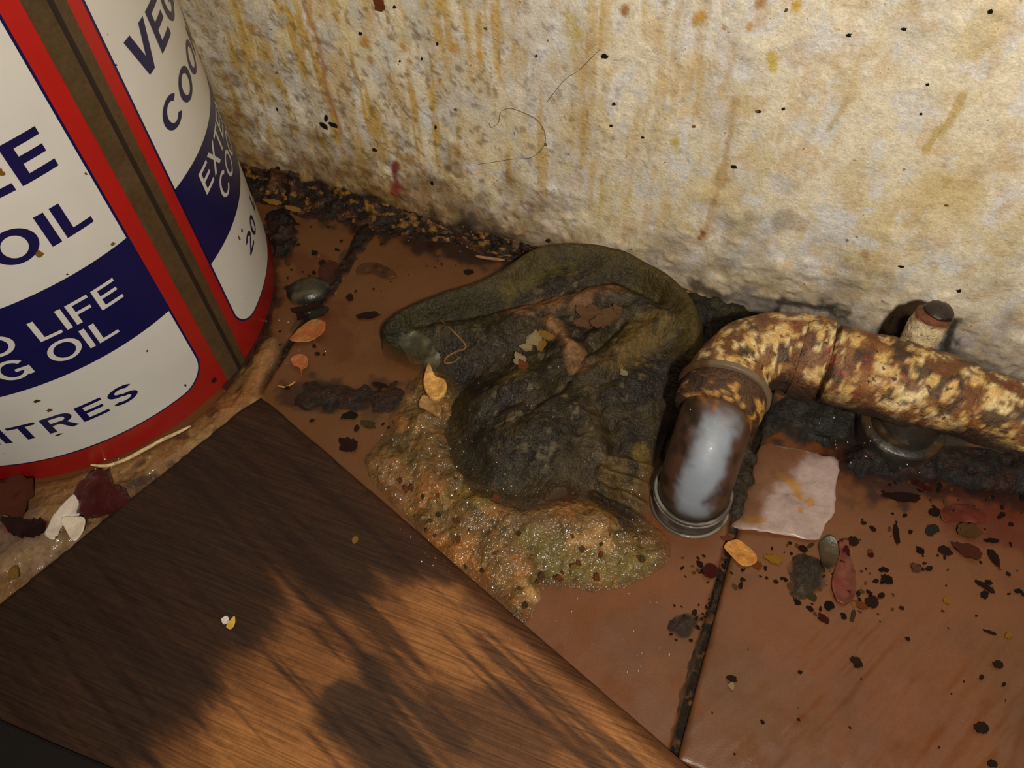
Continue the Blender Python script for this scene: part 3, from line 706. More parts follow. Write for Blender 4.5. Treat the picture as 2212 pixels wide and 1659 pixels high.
blot('soot_clump', [(1445, 1350), (1460, 1325), (1490, 1320), (1515, 1325), (1510, 1345), (1490, 1370), (1460, 1368)], 0.0020, (46, 32, 20), (78, 48, 24), M['grime'], 57.0, 'dark clump of dirt left of the grout line at lower right', 'dirt', 0.0008, rag=0.003)
# the dirt that fills the visible joint
blot('joint_dirt', [(1556, 1245), (1566, 1258), (1556, 1290), (1541, 1330), (1526, 1372), (1508, 1420), (1486, 1490), (1474, 1540), (1466, 1585), (1466, 1622), (1444, 1612), (1450, 1585), (1462, 1535), (1474, 1485), (1496, 1415), (1514, 1366), (1526, 1325), (1540, 1285)], 0.0016, (44, 34, 22), (70, 54, 34), M['grime'], 59.0, 'line of black dirt filling the floor joint at lower right', 'dirt', 0.0008, rag=0.0022)

blot('grime_clump', [(1478, 632), (1540, 628), (1640, 655), (1640, 700), (1560, 740), (1535, 820), (1500, 900), (1450, 985), (1425, 1000), (1440, 930), (1480, 840), (1500, 740)], 0.008, (50, 44, 26), (34, 30, 22), M['grime'], 63.0, 'dark wet sludge filling the gap between the rag heap and the pipe elbow')
blot('grime_clump', [(575, 455), (615, 440), (640, 470), (628, 520), (612, 560), (588, 540), (576, 500)], 0.006, (30, 20, 14), (52, 30, 18), M['grime'], 67.0, 'black wet blob of grime beside the tin, below the yellow flakes', rag=0.008, f=150)
blot('joint_dirt', [(775, 480), (810, 492), (770, 555), (735, 605), (705, 655), (690, 650), (715, 600), (745, 550)], 0.003, (32, 22, 15), (58, 34, 20), M['grime'], 69.0, 'black dirt filling the upper left floor joint near the wall', 'dirt', 0.0009, rag=0.003)
blot('grime_clump', [(572, 600), (592, 600), (590, 660), (570, 740), (520, 820), (500, 830), (545, 750), (570, 680)], 0.0035, (40, 24, 15), (70, 42, 24), M['grime'], 71.0, 'thin dark line of grime round the foot of the tin', 'grime', 0.0009, rag=0.002)
blot('grime_clump', [(640, 850), (655, 828), (720, 822), (790, 835), (870, 832), (880, 868), (820, 885), (740, 878), (690, 890), (650, 880)], 0.0022, (50, 30, 20), (38, 32, 24), M['grime'], 73.0, 'flat dark wet smear on the tile between the board corner and the tan chip', 'grime', 0.0009, rag=0.009, f=140)
# ------------------------------------------------------------------ wooden board
BT = 0.012
bc = fl(560, 850, BT); b1 = fl(1480, 1640, BT)
ex = (b1 - bc) / np.linalg.norm(b1 - bc); ey = np.array([ex[1], -ex[0]])
if ey @ (fl(0, 1310, BT) - bc) < 0: ey = -ey
BL, BW = 0.62, 0.36
def board_uv(u, v):
    d = fl(u, v, BT) - bc; return np.array([d @ ex, d @ ey])
def build_board():
    root = empty('wooden_board', (float(bc[0]), float(bc[1]), 0.0005))
    tag(root, 'stained brown wooden board lying flat across the lower left floor', 'board')
    us = np.concatenate([[0, 0.0006, 0.0014], np.arange(0.0025, 0.40, 0.0013), np.linspace(0.402, BL, 60)]); vs = np.concatenate([[0, 0.0006, 0.0014], np.arange(0.0025, 0.24, 0.0013), np.linspace(0.242, BW, 40)])
    U, Vv = np.meshgrid(us, vs, indexing='ij')
    e = np.minimum(U, Vv)
    chip = 0.0022 * np.clip(fbm(U * 60, Vv * 30, 2.0, 3), 0, 1)
    Z = np.full(U.shape, BT)
    r = 0.0035
    Z -= r - np.sqrt(np.clip(r * r - np.clip(r - e, 0, r) ** 2, 0, None))
    edge_u = ss(0.010, 0.0, Vv)                # worn, rounded long edge
    Z -= 0.0035 * edge_u * ss(0.10, 0.20, U) + chip * ss(0.012, 0.0, Vv)
    corner_r = ss(0.02, 0.0, np.hypot(U, Vv))
    Z -= 0.003 * corner_r
    grain = fbm(U * 14, Vv * 260, 3.0, 4); ring = fbm(U * 5, Vv * 95, 13.0, 3)
    Z += 0.00025 * grain + 0.0002 * ring
    Z -= 0.0007 * ss(0.28, 0.5, fbm(U * 10, Vv * 190, 23.0, 3))
    e = np.minimum(e, np.minimum(BL - U, BW - Vv))
    Z = np.where(e <= 1e-9, 0.0003, np.clip(Z, 0.0003, None))
    col = np.zeros(U.shape + (3,)) + s2l((80, 48, 25))
    col = mixc(col, (74, 42, 20), ss(-0.2, 0.4, ring) * 0.7)
    def blotch(pts, w, c, a, rag=0.7, f=(16, 60)):
        nonlocal col
        P = np.array([board_uv(*q) for q in pts])
        d = dline(U, Vv, P)[0] if len(P) > 1 else np.hypot(U - P[0][0], Vv - P[0][1])
        d = d + w * rag * fbm(U * f[0], Vv * f[1], pts[0][0] * 0.21, 4) + w * 0.3 * grain
        col = mixc(col, c, ss(w, w * 0.45, d) * a)
    # worn paler wood towards the near end, soaked dark by grease towards the tin
    soak = np.array([board_uv(*q) for q in [(540, 800), (720, 930), (900, 1120), (985, 1225), (900, 1235), (800, 1260), (700, 1310), (640, 1250), (590, 1235), (600, 1300), (540, 1380), (470, 1440), (430, 1520), (330, 1600), (250, 1700), (-300, 1800), (-400, 1300)]])
    sd = sdpoly(U, Vv, soak) + 0.016 * fbm(U * 26, Vv * 110, 5.5, 4, 0.6) + 0.006 * grain
    col = mixc(col, (128, 83, 45), ss(0.010, -0.024, sd) * 0.95)
    col = mixc(col, (164, 110, 60), ss(0.0, -0.03, sd) * ss(0.0, 0.4, fbm(U * 9, Vv * 22, 7.5, 3) + 0.15) * 0.8)
    col = mixc(col, (50, 32, 19), ss(-0.016, 0.012, sd) * 0.95)
    col = mixc(col, (58, 33, 18), ss(0.0, 0.02, sd) * ss(0.05, 0.4, fbm(U * 12, Vv * 30, 17.5, 3)) * 0.8)
    col = mixc(col, (36, 23, 14), ss(0.02, 0.10, sd) * 0.5)
    blotch([(940, 1330), (1010, 1390), (1060, 1440)], 0.030, (160, 108, 60), 0.6)
    blotch([(880, 1180), (960, 1230)], 0.012, (50, 26, 14), 0.7)
    blotch([(790, 1530), (850, 1590), (900, 1650)], 0.030, (60, 41, 27), 0.95, 0.5)
    blotch([(735, 1495), (780, 1520)], 0.010, (66, 46, 30), 0.85)
    blotch([(950, 1510), (1000, 1560)], 0.012, (78, 50, 30), 0.7)
    blotch([(1080, 1540), (1120, 1640)], 0.024, (84, 54, 32), 0.75)
    blotch([(700, 1360), (760, 1400)], 0.008, (76, 46, 25), 0.6)
    blotch([(1020, 1300), (1100, 1340), (1250, 1460)], 0.008, (92, 58, 33), 0.6)
    # edge dirt
    col = mixc(col, (66, 36, 18), ss(0.012, 0.004, Vv + 0.003 * grain) * ss(0.06, 0.12, U) * 0.75)
    col = mixc(col, (40, 22, 12), ss(0.08, 0.40, fbm(U * 12, Vv * 210, 23.0, 3)) * 0.7)
    W = np.stack([U * ex[0] + Vv * ey[0], U * ex[1] + Vv * ey[1], Z], -1)
    me = mesh_from('plank', W, grid_faces(*U.shape)[:, ::-1], col)
    mt, nt, p = new_mat('soaked_wood')
    at = nt.nodes.new('ShaderNodeAttribute'); at.attribute_name = 'Col'
    ang = -math.atan2(ex[1], ex[0])
    n1 = noise_node(nt, 1.0, 6, 0.65, 'Object', ((30, 900, 30), (0, 0, ang)))
    for nd in nt.nodes:
        if nd.type == 'MAPPING': nd.vector_type = 'POINT'
    r1 = ramp(nt, n1.outputs[0], 0.32, 0.66, (0.45, 0.42, 0.40, 1), (1.22, 1.20, 1.16, 1))
    c = mixnode(nt, 'MULTIPLY', 1.0, at.outputs['Color'], r1.outputs[0])
    n2 = noise_node(nt, 300, 4); r2 = ramp(nt, n2.outputs[0], 0.3, 0.7, (0.85,) * 3 + (1,), (1.1,) * 3 + (1,))
    c = mixnode(nt, 'MULTIPLY', 1.0, c, r2.outputs[0])
    nt.links.new(c, p.inputs['Base Color']); p.inputs['Roughness'].default_value = 0.6; p.inputs['Specular IOR Level'].default_value = 0.25
    b = nt.nodes.new('ShaderNodeBump'); b.inputs['Distance'].default_value = 0.0005; nt.links.new(n1.outputs[0], b.inputs['Height']); nt.links.new(b.outputs[0], p.inputs['Normal'])
    p.inputs['Coat Weight'].default_value = 0.03; p.inputs['Coat Roughness'].default_value = 0.3
    link('plank', me, mt, root)
build_board()

# ------------------------------------------------------------------ waste pipe
PH = 0.050; PY = 0.345; PX = 0.005; BY = 0.250
pipe = empty('waste_pipe', (PX, BY, 0.0))
tag(pipe, 'crusted waste pipe running along the wall and bending down into the floor', 'pipe')
off = np.array([PX, BY, 0.0])
def sweep(name, pts, radii, mat, colfun, amp=(0.0012, 0.0006), n=56, par=None, dens=0.0016, freq=(55, 190), cap=True, seed=0.0):
    P = np.array(pts, float); Rr = np.array(radii, float)
    seg = np.linalg.norm(np.diff(P, axis=0), axis=1); L = np.concatenate([[0], np.cumsum(seg)])
    k = max(int(L[-1] / dens), 6)
    t = np.unique(np.concatenate([np.linspace(0, L[-1], k), L]))
    C = np.stack([np.interp(t, L, P[:, i]) for i in range(3)], -1); R = np.interp(t, L, Rr)
    dl = min(0.0025, L[-1] * 0.2); at_ = lambda q: np.stack([np.interp(np.clip(q, 0, L[-1]), L, P[:, i]) for i in range(3)], -1)
    T = at_(t + dl) - at_(t - dl); T /= np.linalg.norm(T, axis=1)[:, None] + 1e-12
    up = np.array([0, 0, 1.0]) if abs(T[0][2]) < 0.9 else np.array([1.0, 0, 0])
    N = np.zeros_like(C); N[0] = np.cross(T[0], up); N[0] /= np.linalg.norm(N[0])
    for i in range(1, len(C)):
        v = N[i - 1] - T[i] * (N[i - 1] @ T[i]); N[i] = v / np.linalg.norm(v)
    B = np.cross(T, N); a = np.linspace(0, 2 * math.pi, n, endpoint=False)
    D = N[:, None] * np.cos(a)[None, :, None] + B[:, None] * np.sin(a)[None, :, None]
    Q = C[:, None] + D * R[:, None, None]
    ns = fbm(Q[..., 0] * freq[0], Q[..., 1] * freq[0], Q[..., 2] * freq[0] + seed, 3); n2 = fbm(Q[..., 0] * freq[1], Q[..., 1] * freq[1], Q[..., 2] * freq[1] + seed, 3)
    disp = amp[0] * ns + amp[1] * n2
    Q = C[:, None] + D * (R[:, None] + disp * np.clip(R[:, None] / 0.01, 0, 1))[..., None]
    col = colfun(Q, D, disp, t / L[-1])
    return link(name, mesh_from(name, Q - (off if par is pipe or (par and par.parent is pipe) else 0), grid_faces(len(C), n, False, True)[:, ::-1], col), mat, par)
def crust(Q, D, disp, t, white=0.0, dark=0.0):
    x, y, z = Q[..., 0], Q[..., 1], Q[..., 2]
    f = lambda k, o, n=4: fbm(x * k, y * k, z * k + o, n)
    col = np.zeros(x.shape + (3,)) + s2l((140, 92, 38))
    col = mixc(col, (104, 60, 24), ss(-0.05, 0.12, f(70, 13)) * 0.9)
    flake = ss(0.0, 0.12, 0.75 * f(75, 3) + 0.55 * f(230, 5) + 0.12 * D[..., 2] - 0.02)
    col = mixc(col, (206, 168, 100), flake)
    col = mixc(col, (224, 200, 146), flake * ss(0.05, 0.22, f(150, 7)))
    col = mixc(col, (110, 62, 22), ss(0.12, 0.2, f(130, 23)) * 0.9)
    col = mixc(col, (56, 32, 15), ss(0.17, 0.25, f(95, 27)) * 0.9)
    col = mixc(col, (120, 30, 16), ss(0.40, 0.46, f(90, 33, 2)) * 0.7)
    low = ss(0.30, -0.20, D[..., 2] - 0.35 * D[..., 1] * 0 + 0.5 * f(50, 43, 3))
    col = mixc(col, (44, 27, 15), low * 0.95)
    return col
def arc_pts(c, r, a0, a1, plane, n=14):
    out = []
    for k in range(n + 1):
        a = math.radians(a0 + (a1 - a0) * k / n); u, v = r * math.cos(a), r * math.sin(a)
        out.append([c[0] + u, c[1] + v, c[2]] if plane == 'xy' else [c[0], c[1] + u, c[2] + v])
    return out
R0 = 0.0212
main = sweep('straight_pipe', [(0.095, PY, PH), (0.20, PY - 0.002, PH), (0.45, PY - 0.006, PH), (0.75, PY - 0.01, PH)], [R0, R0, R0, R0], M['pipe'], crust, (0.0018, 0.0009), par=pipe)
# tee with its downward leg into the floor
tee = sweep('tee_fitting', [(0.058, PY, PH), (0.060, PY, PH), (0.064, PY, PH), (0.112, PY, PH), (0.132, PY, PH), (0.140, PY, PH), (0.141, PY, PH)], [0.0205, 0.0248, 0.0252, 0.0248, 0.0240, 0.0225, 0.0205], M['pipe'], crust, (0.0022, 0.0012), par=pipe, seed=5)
def dk(Q, D, disp, t):
    x, y, z = Q[..., 0], Q[..., 1], Q[..., 2]
    col = np.zeros(x.shape + (3,)) + s2l((44, 40, 34))
    col = mixc(col, (72, 50, 26), ss(0.0, 0.4, fbm(x * 80, y * 80, z * 80, 4)))
    return mixc(col, (110, 100, 86), ss(0.35, 0.5, fbm(x * 120, y * 120, z * 120 + 9, 3)) * 0.5)
tl = sweep('tee_leg', [(0.116, PY - 0.004, 0.045), (0.116, PY - 0.004, 0.012), (0.116, PY - 0.004, 0.0)], [0.0205, 0.0205, 0.0205], M['dark_plastic'], dk, (0.0004, 0.0003), par=pipe, seed=8)
sweep('socket_ring', [(0.116, PY - 0.004, 0.0185), (0.116, PY - 0.004, 0.0180), (0.116, PY - 0.004, 0.0165), (0.116, PY - 0.004, 0.002), (0.116, PY - 0.004, 0.0)], [0.0200, 0.0248, 0.0258, 0.0252, 0.0252], M['dark_plastic'], dk, (0.0003, 0.0002), par=pipe, dens=0.0008, seed=9)
# elbow that turns away from the wall
el = [(0.058, PY, PH), (0.052, PY, PH)] + arc_pts((PX + 0.036, PY - 0.036, PH), 0.036, 90, 180, 'xy') + [(PX, 0.3055, PH), (PX, 0.303, PH), (PX, 0.3025, PH)]
elr = [0.0200, 0.0245] + [0.0245, 0.0240] + [0.0232] * 11 + [0.0240, 0.0248] + [0.0254, 0.0250, 0.0200]
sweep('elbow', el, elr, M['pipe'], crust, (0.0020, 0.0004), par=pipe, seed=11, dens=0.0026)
sweep('elbow_collar', [(0.040, PY, PH), (0.0405, PY, PH), (0.056, PY, PH), (0.0565, PY, PH)], [0.0215, 0.0262, 0.0262, 0.0215], M['pipe'], crust, (0.0018, 0.0010), par=pipe, seed=14, dens=0.001)
def ringc(Q, D, disp, t):
    x, y, z = Q[..., 0], Q[..., 1], Q[..., 2]
    col = np.zeros(x.shape + (3,)) + s2l((104, 88, 68))
    col = mixc(col, (74, 46, 22), ss(-0.05, 0.3, fbm(x * 70, y * 70, z * 70 + 4, 4)))
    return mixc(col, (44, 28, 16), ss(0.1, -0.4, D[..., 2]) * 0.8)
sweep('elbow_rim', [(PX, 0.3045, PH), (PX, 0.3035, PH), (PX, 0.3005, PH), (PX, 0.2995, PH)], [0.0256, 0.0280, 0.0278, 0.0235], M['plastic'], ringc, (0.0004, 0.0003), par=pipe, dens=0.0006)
# white bend going down into the floor socket
bp_ = [(PX, 0.303, PH)] + arc_pts((PX, 0.276 + 0.004, PH - 0.030), 0.030, 90, 180, 'yz', 22) + [(PX, BY, 0.0)]
def bendc(Q, D, disp, t):
    x, y, z = Q[..., 0], Q[..., 1], Q[..., 2]
    col = np.zeros(x.shape + (3,)) + s2l((128, 136, 146))
    tt = np.broadcast_to(t[:, None], x.shape)
    nz = fbm(x * 75, y * 75, z * 75 + 4, 4); n3 = fbm(x * 260, y * 120, z * 60 + 7, 3)
    dirt = ss(0.36, 0.24, tt + 0.10 * nz)                                   # greasy upper end
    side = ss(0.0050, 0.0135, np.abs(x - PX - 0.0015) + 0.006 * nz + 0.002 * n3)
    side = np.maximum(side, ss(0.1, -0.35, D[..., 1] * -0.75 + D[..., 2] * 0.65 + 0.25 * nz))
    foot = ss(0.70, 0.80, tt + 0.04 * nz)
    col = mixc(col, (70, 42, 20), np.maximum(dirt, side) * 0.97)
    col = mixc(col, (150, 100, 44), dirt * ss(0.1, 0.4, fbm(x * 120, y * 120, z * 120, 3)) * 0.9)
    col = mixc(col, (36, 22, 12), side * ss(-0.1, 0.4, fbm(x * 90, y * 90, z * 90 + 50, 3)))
    return mixc(col, (50, 38, 26), foot * 0.95)
def sleevec(Q, D, disp, t):
    x, y, z = Q[..., 0], Q[..., 1], Q[..., 2]
    col = np.zeros(x.shape + (3,)) + s2l((74, 44, 20))
    col = mixc(col, (44, 26, 14), ss(0.0, 0.3, fbm(x * 70, y * 70, z * 70 + 4, 4)))
    col = mixc(col, (190, 140, 66), ss(0.2, 0.32, fbm(x * 110, y * 110, z * 110 + 9, 3)))
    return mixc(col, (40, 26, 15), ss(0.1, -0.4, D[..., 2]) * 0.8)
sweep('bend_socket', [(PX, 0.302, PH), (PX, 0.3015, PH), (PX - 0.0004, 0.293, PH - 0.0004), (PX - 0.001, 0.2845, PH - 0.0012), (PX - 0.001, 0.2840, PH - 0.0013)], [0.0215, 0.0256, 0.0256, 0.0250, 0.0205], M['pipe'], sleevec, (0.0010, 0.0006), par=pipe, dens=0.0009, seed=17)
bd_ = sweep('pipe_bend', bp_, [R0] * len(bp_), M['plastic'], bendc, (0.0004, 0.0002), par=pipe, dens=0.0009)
tag(bd_, 'white plastic bend smeared with brown grease')
def sockc(Q, D, disp, t):
    x, y, z = Q[..., 0], Q[..., 1], Q[..., 2]
    col = np.zeros(x.shape + (3,)) + s2l((60, 50, 38))
    col = mixc(col, (128, 122, 112), ss(0.05, 0.4, fbm(x * 60, y * 60, z * 200, 3)) * 0.6)
    return mixc(col, (36, 30, 20), ss(0.0, 0.4, fbm(x * 90, y * 90, z * 90 + 5, 3)) * 0.8)
def lipc(Q, D, disp, t):
    x, y, z = Q[..., 0], Q[..., 1], Q[..., 2]
    return mixc(np.zeros(x.shape + (3,)) + s2l((118, 112, 104)), (50, 38, 26), ss(-0.2, 0.2, fbm(x * 90, y * 90, z * 50, 3)) * 0.7)
def rng(name, z, r, tube, cf, n=16):
    a = np.linspace(0, 2 * math.pi, 73)[:-1]; b = np.linspace(0, 2 * math.pi, 11)[:-1]
    A, B_ = np.meshgrid(a, b, indexing='ij')
    Q = np.stack([PX + (r + tube * np.cos(B_)) * np.cos(A), BY + (r + tube * np.cos(B_)) * np.sin(A), z + tube * np.sin(B_)], -1)
    return link(name, mesh_from(name, Q - off, grid_faces(72, 10, True, True), cf(Q, Q * 0, None, None)), M['plastic'], pipe)
sweep('floor_socket', [(PX, BY, 0.0160), (PX, BY, 0.0158), (PX, BY, 0.0120), (PX, BY, 0.0008), (PX, BY, 0.0)], [0.0205, 0.0228, 0.0232, 0.0232, 0.0232], M['dark_plastic'], sockc, (0.0003, 0.0002), par=pipe, dens=0.0006)
rng('socket_lip', 0.0162, 0.0226, 0.0011, lipc)
rng('socket_lip', 0.0128, 0.0230, 0.0009, lipc)
rng('socket_base', 0.0012, 0.0238, 0.0010, lipc)
# small stub standing up beside the wall
SX, SY = 0.1060, 0.3725
def stubc(Q, D, disp, t):
    x, y, z = Q[..., 0], Q[..., 1], Q[..., 2]
    col = np.zeros(x.shape + (3,)) + s2l((206, 186, 146))
    col = mixc(col, (150, 110, 52), ss(0.05, 0.4, fbm(x * 120, y * 120, z * 120, 4)) * 0.8)
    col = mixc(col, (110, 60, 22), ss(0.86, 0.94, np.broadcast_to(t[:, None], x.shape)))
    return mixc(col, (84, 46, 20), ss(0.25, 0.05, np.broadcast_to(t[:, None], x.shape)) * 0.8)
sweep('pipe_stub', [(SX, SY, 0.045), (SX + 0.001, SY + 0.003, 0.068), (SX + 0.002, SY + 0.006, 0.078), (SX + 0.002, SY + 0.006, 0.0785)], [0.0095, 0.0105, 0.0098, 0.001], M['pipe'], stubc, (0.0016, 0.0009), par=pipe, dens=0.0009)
def capc(Q, D, disp, t): return np.zeros(Q.shape[:2] + (3,)) + s2l((34, 20, 12))
cp = sweep('stub_cap', [(SX + 0.004, SY + 0.009, 0.0770), (SX + 0.004, SY + 0.009, 0.0776), (SX + 0.004, SY + 0.009, 0.0800), (SX + 0.004, SY + 0.009, 0.0818), (SX + 0.004, SY + 0.009, 0.0822)], [0.003, 0.0085, 0.0078, 0.004, 0.0004], M['dark_plastic'], capc, (0.0014, 0.0008), par=pipe, dens=0.0006)
tag(cp, 'glossy dark brown blob capping the stub')

# ------------------------------------------------------------------ scraps
def lump_mesh(seed, sub=2, rough=0.35, flat=1.0, f=1.6):
    bm = bmesh.new(); bmesh.ops.create_icosphere(bm, subdivisions=sub, radius=0.5)
    P = np.array([v.co[:] for v in bm.verts]); r = 1 + rough * fbm(P[:, 0] * f * 2, P[:, 1] * f * 2, P[:, 2] * f * 2 + seed * 9.7, 2) + rough * 0.4 * fbm(P[:, 0] * f * 5, P[:, 1] * f * 5, P[:, 2] * f * 5 + seed * 3.1, 2)
    for v, k in zip(bm.verts, r): v.co *= k
    for v in bm.verts:
        if v.co.z < -0.38: v.co.z = -0.38
    me = bpy.data.meshes.new('lump'); bm.to_mesh(me); bm.free()
    me.polygons.foreach_set('use_smooth', np.ones(len(me.polygons), bool))
    return me
LUMPS = {}
def lump(variant, colour):
    k = (variant, colour)
    if k not in LUMPS:
        me = lump_mesh(variant, 3, 0.12 if variant >= 6 else (0.8 if variant % 2 else 0.5), 1.0, 1.7); me.materials.append(M['c_' + colour]); LUMPS[k] = me
    return LUMPS[k]
def px_size(u, v, z=0.0):
    p = fl(u, v, z); q = np.array([p[0], p[1], z - CAM_H]); return abs((CR.T @ q)[2]) / FPX
def scrap(name, u, v, w, l, ang, colour, label, cat, group=None, z=0.0, thick=0.35, variant=None):
    """a small solid scrap seen at u,v; w,l its size in photo points, ang its turn on the floor"""
    s = px_size(u, v, z); vr = random.randrange(6) if variant is None else variant
    o = link(name, lump(vr, colour))
    p = fl(u, v, z); h = max(min(w, l) * s * thick, 0.0009)
    o.location = (p[0], p[1], z + h * 0.34)
    o.scale = (w * s * 0.92, l * s * 1.0, h)
    o.rotation_euler = (0, 0, math.radians(ang) + 0.29)
    tag(o, label, cat, group); return o
def leaf(name, poly, z, curl, colour, label, cat, group=None, thick=0.0007, mat=None, wob=0.0015, seed=1.0, colf=None):
    """thin curled scrap with an outline, a little thick"""
    P = smooth_loop([fl(u, v, z) for u, v in poly], 5)
    c = P.mean(0); lo, hi = P.min(0), P.max(0); n_o, n_r = len(P), 16
    ragg = 1 + 0.02 * np.array([random.uniform(-1, 1) for _ in range(n_o)])
    R_, K_ = np.meshgrid(np.linspace(0.0, 1.0, n_r), np.arange(n_o), indexing='ij')
    X = c[0] + R_ * (P[:, 0] - c[0])[K_] * ragg[K_]; Y = c[1] + R_ * (P[:, 1] - c[1])[K_] * ragg[K_]
    r = np.hypot(X - c[0], Y - c[1]) / (0.5 * (hi - lo).max())
    Z = z + 0.0006 + curl * r * r + wob * (fbm(X * 90, Y * 90, seed, 3) + 0.5)
    Z = np.maximum(Z, z + 0.0005)
    col = np.zeros(X.shape + (3,)) + s2l(CRUMB[colour] if isinstance(colour, str) else colour)
    if colf: col = colf(X, Y, col)
    V = np.stack([X, Y, Z], -1).reshape(-1, 3); cc = col.reshape(-1, col.shape[-1])
    F = grid_faces(n_r, n_o, False, True)
    if sdpoly(np.array([c[0] + 1e-5]), np.array([c[1]]), P) is not None and ((P[1:, 0] - P[:-1, 0]) * (P[1:, 1] + P[:-1, 1])).sum() > 0: F = F[:, ::-1]
    o = link(name, mesh_from(name, V, F, cc), mat or M['leafy'])
    sol = o.modifiers.new('thickness', 'SOLIDIFY'); sol.thickness = thick; sol.offset = 0
    tag(o, label, cat, group); return o
M['leafy'] = vmat('thin_scrap', 0.55, [(400, 3, 0.0010, None)], 0.2, ((250, 0.3),), coat_rough=0.15)
def strand(name, pts, rad, colour, label, cat, group=None, zs=None, mat=None, taper=True):
    P3 = []
    for i, (u, v) in enumerate(pts):
        z = surf(u, v)[2] + rad if zs == 'surf' else (zs[i] if zs is not None else rad)
        p = fl(u, v, z); P3.append((p[0], p[1], z))
    P3 = smooth_loop(P3, 6, False); n = len(P3)
    R = [rad * (1 - 0.6 * (abs(2 * i / (n - 1) - 1)) ** 4 if taper else 1) for i in range(n)]
    o = sweep(name, P3, R, mat or M['c_' + colour], lambda Q, D, d, t: np.ones(Q.shape[:2] + (3,)), (0.0, 0.0), n=10, dens=0.001)
    tag(o, label, cat, group); return o

# pale translucent sheet scrap beside the bend
mt, nt, p_ = new_mat('soaked_film')
at = nt.nodes.new('ShaderNodeAttribute'); at.attribute_name = 'Col'
n_ = noise_node(nt, 260, 4); r_ = ramp(nt, n_.outputs[0], 0.3, 0.7, (0.86,) * 3 + (1,), (1.06,) * 3 + (1,))
nt.links.new(mixnode(nt, 'MULTIPLY', 1.0, at.outputs['Color'], r_.outputs[0]), p_.inputs['Base Color'])
p_.inputs['Roughness'].default_value = 0.4; p_.inputs['Coat Weight'].default_value = 0.3; p_.inputs['Coat Roughness'].default_value = 0.2
bump_chain(nt, p_, [(220, 4, 0.0008, None)])
see_through(nt, p_)
M['film'] = mt
def filmc(X, Y, col):
    col = mixc(col, (164, 142, 134), ss(0.0, 0.4, fbm(X * 60, Y * 60, 4.0, 3)) * 0.6)
    soak = ss(0.006, -0.004, sdpoly(X, Y, np.array([fl(*q) for q in [(1735, 985), (1830, 980), (1830, 1190), (1600, 1180), (1590, 1140), (1640, 1130), (1660, 1050), (1690, 1040)]])) + 0.004 * fbm(X * 160, Y * 160, 6.0, 3))
    col = mixc(col, (142, 92, 58), soak * 0.93)
    for pts, w in (([(1690, 1030), (1715, 1050), (1725, 1075)], 0.0042), ([(1748, 1087)], 0.0034), ([(1725, 1105)], 0.0022), ([(1610, 1130), (1650, 1125)], 0.0026)):
        P = np.array([fl(*q) for q in pts]); d = dline(X, Y, P)[0] if len(P) > 1 else np.hypot(X - P[0][0], Y - P[0][1])
        col = mixc(col, (176, 124, 50), ss(w, w * 0.4, d + w * 0.8 * fbm(X * 200, Y * 200, 7.0, 3)) * 0.9)
    return np.concatenate([col, (0.80 - 0.55 * soak)[..., None]], -1)
leaf('paper_scrap', [(1645, 965), (1690, 968), (1740, 975), (1775, 990), (1808, 1002), (1803, 1060), (1800, 1110), (1780, 1140), (1762, 1170), (1700, 1160), (1640, 1152), (1575, 1145), (1600, 1120), (1606, 1090), (1622, 1030)], 0.0, 0.0012, (180, 156, 148),
     'pale pinkish see-through scrap of paper with orange stains beside the white bend', 'paper', None, 0.0004, M['film'], 0.0018, 3.0, filmc)

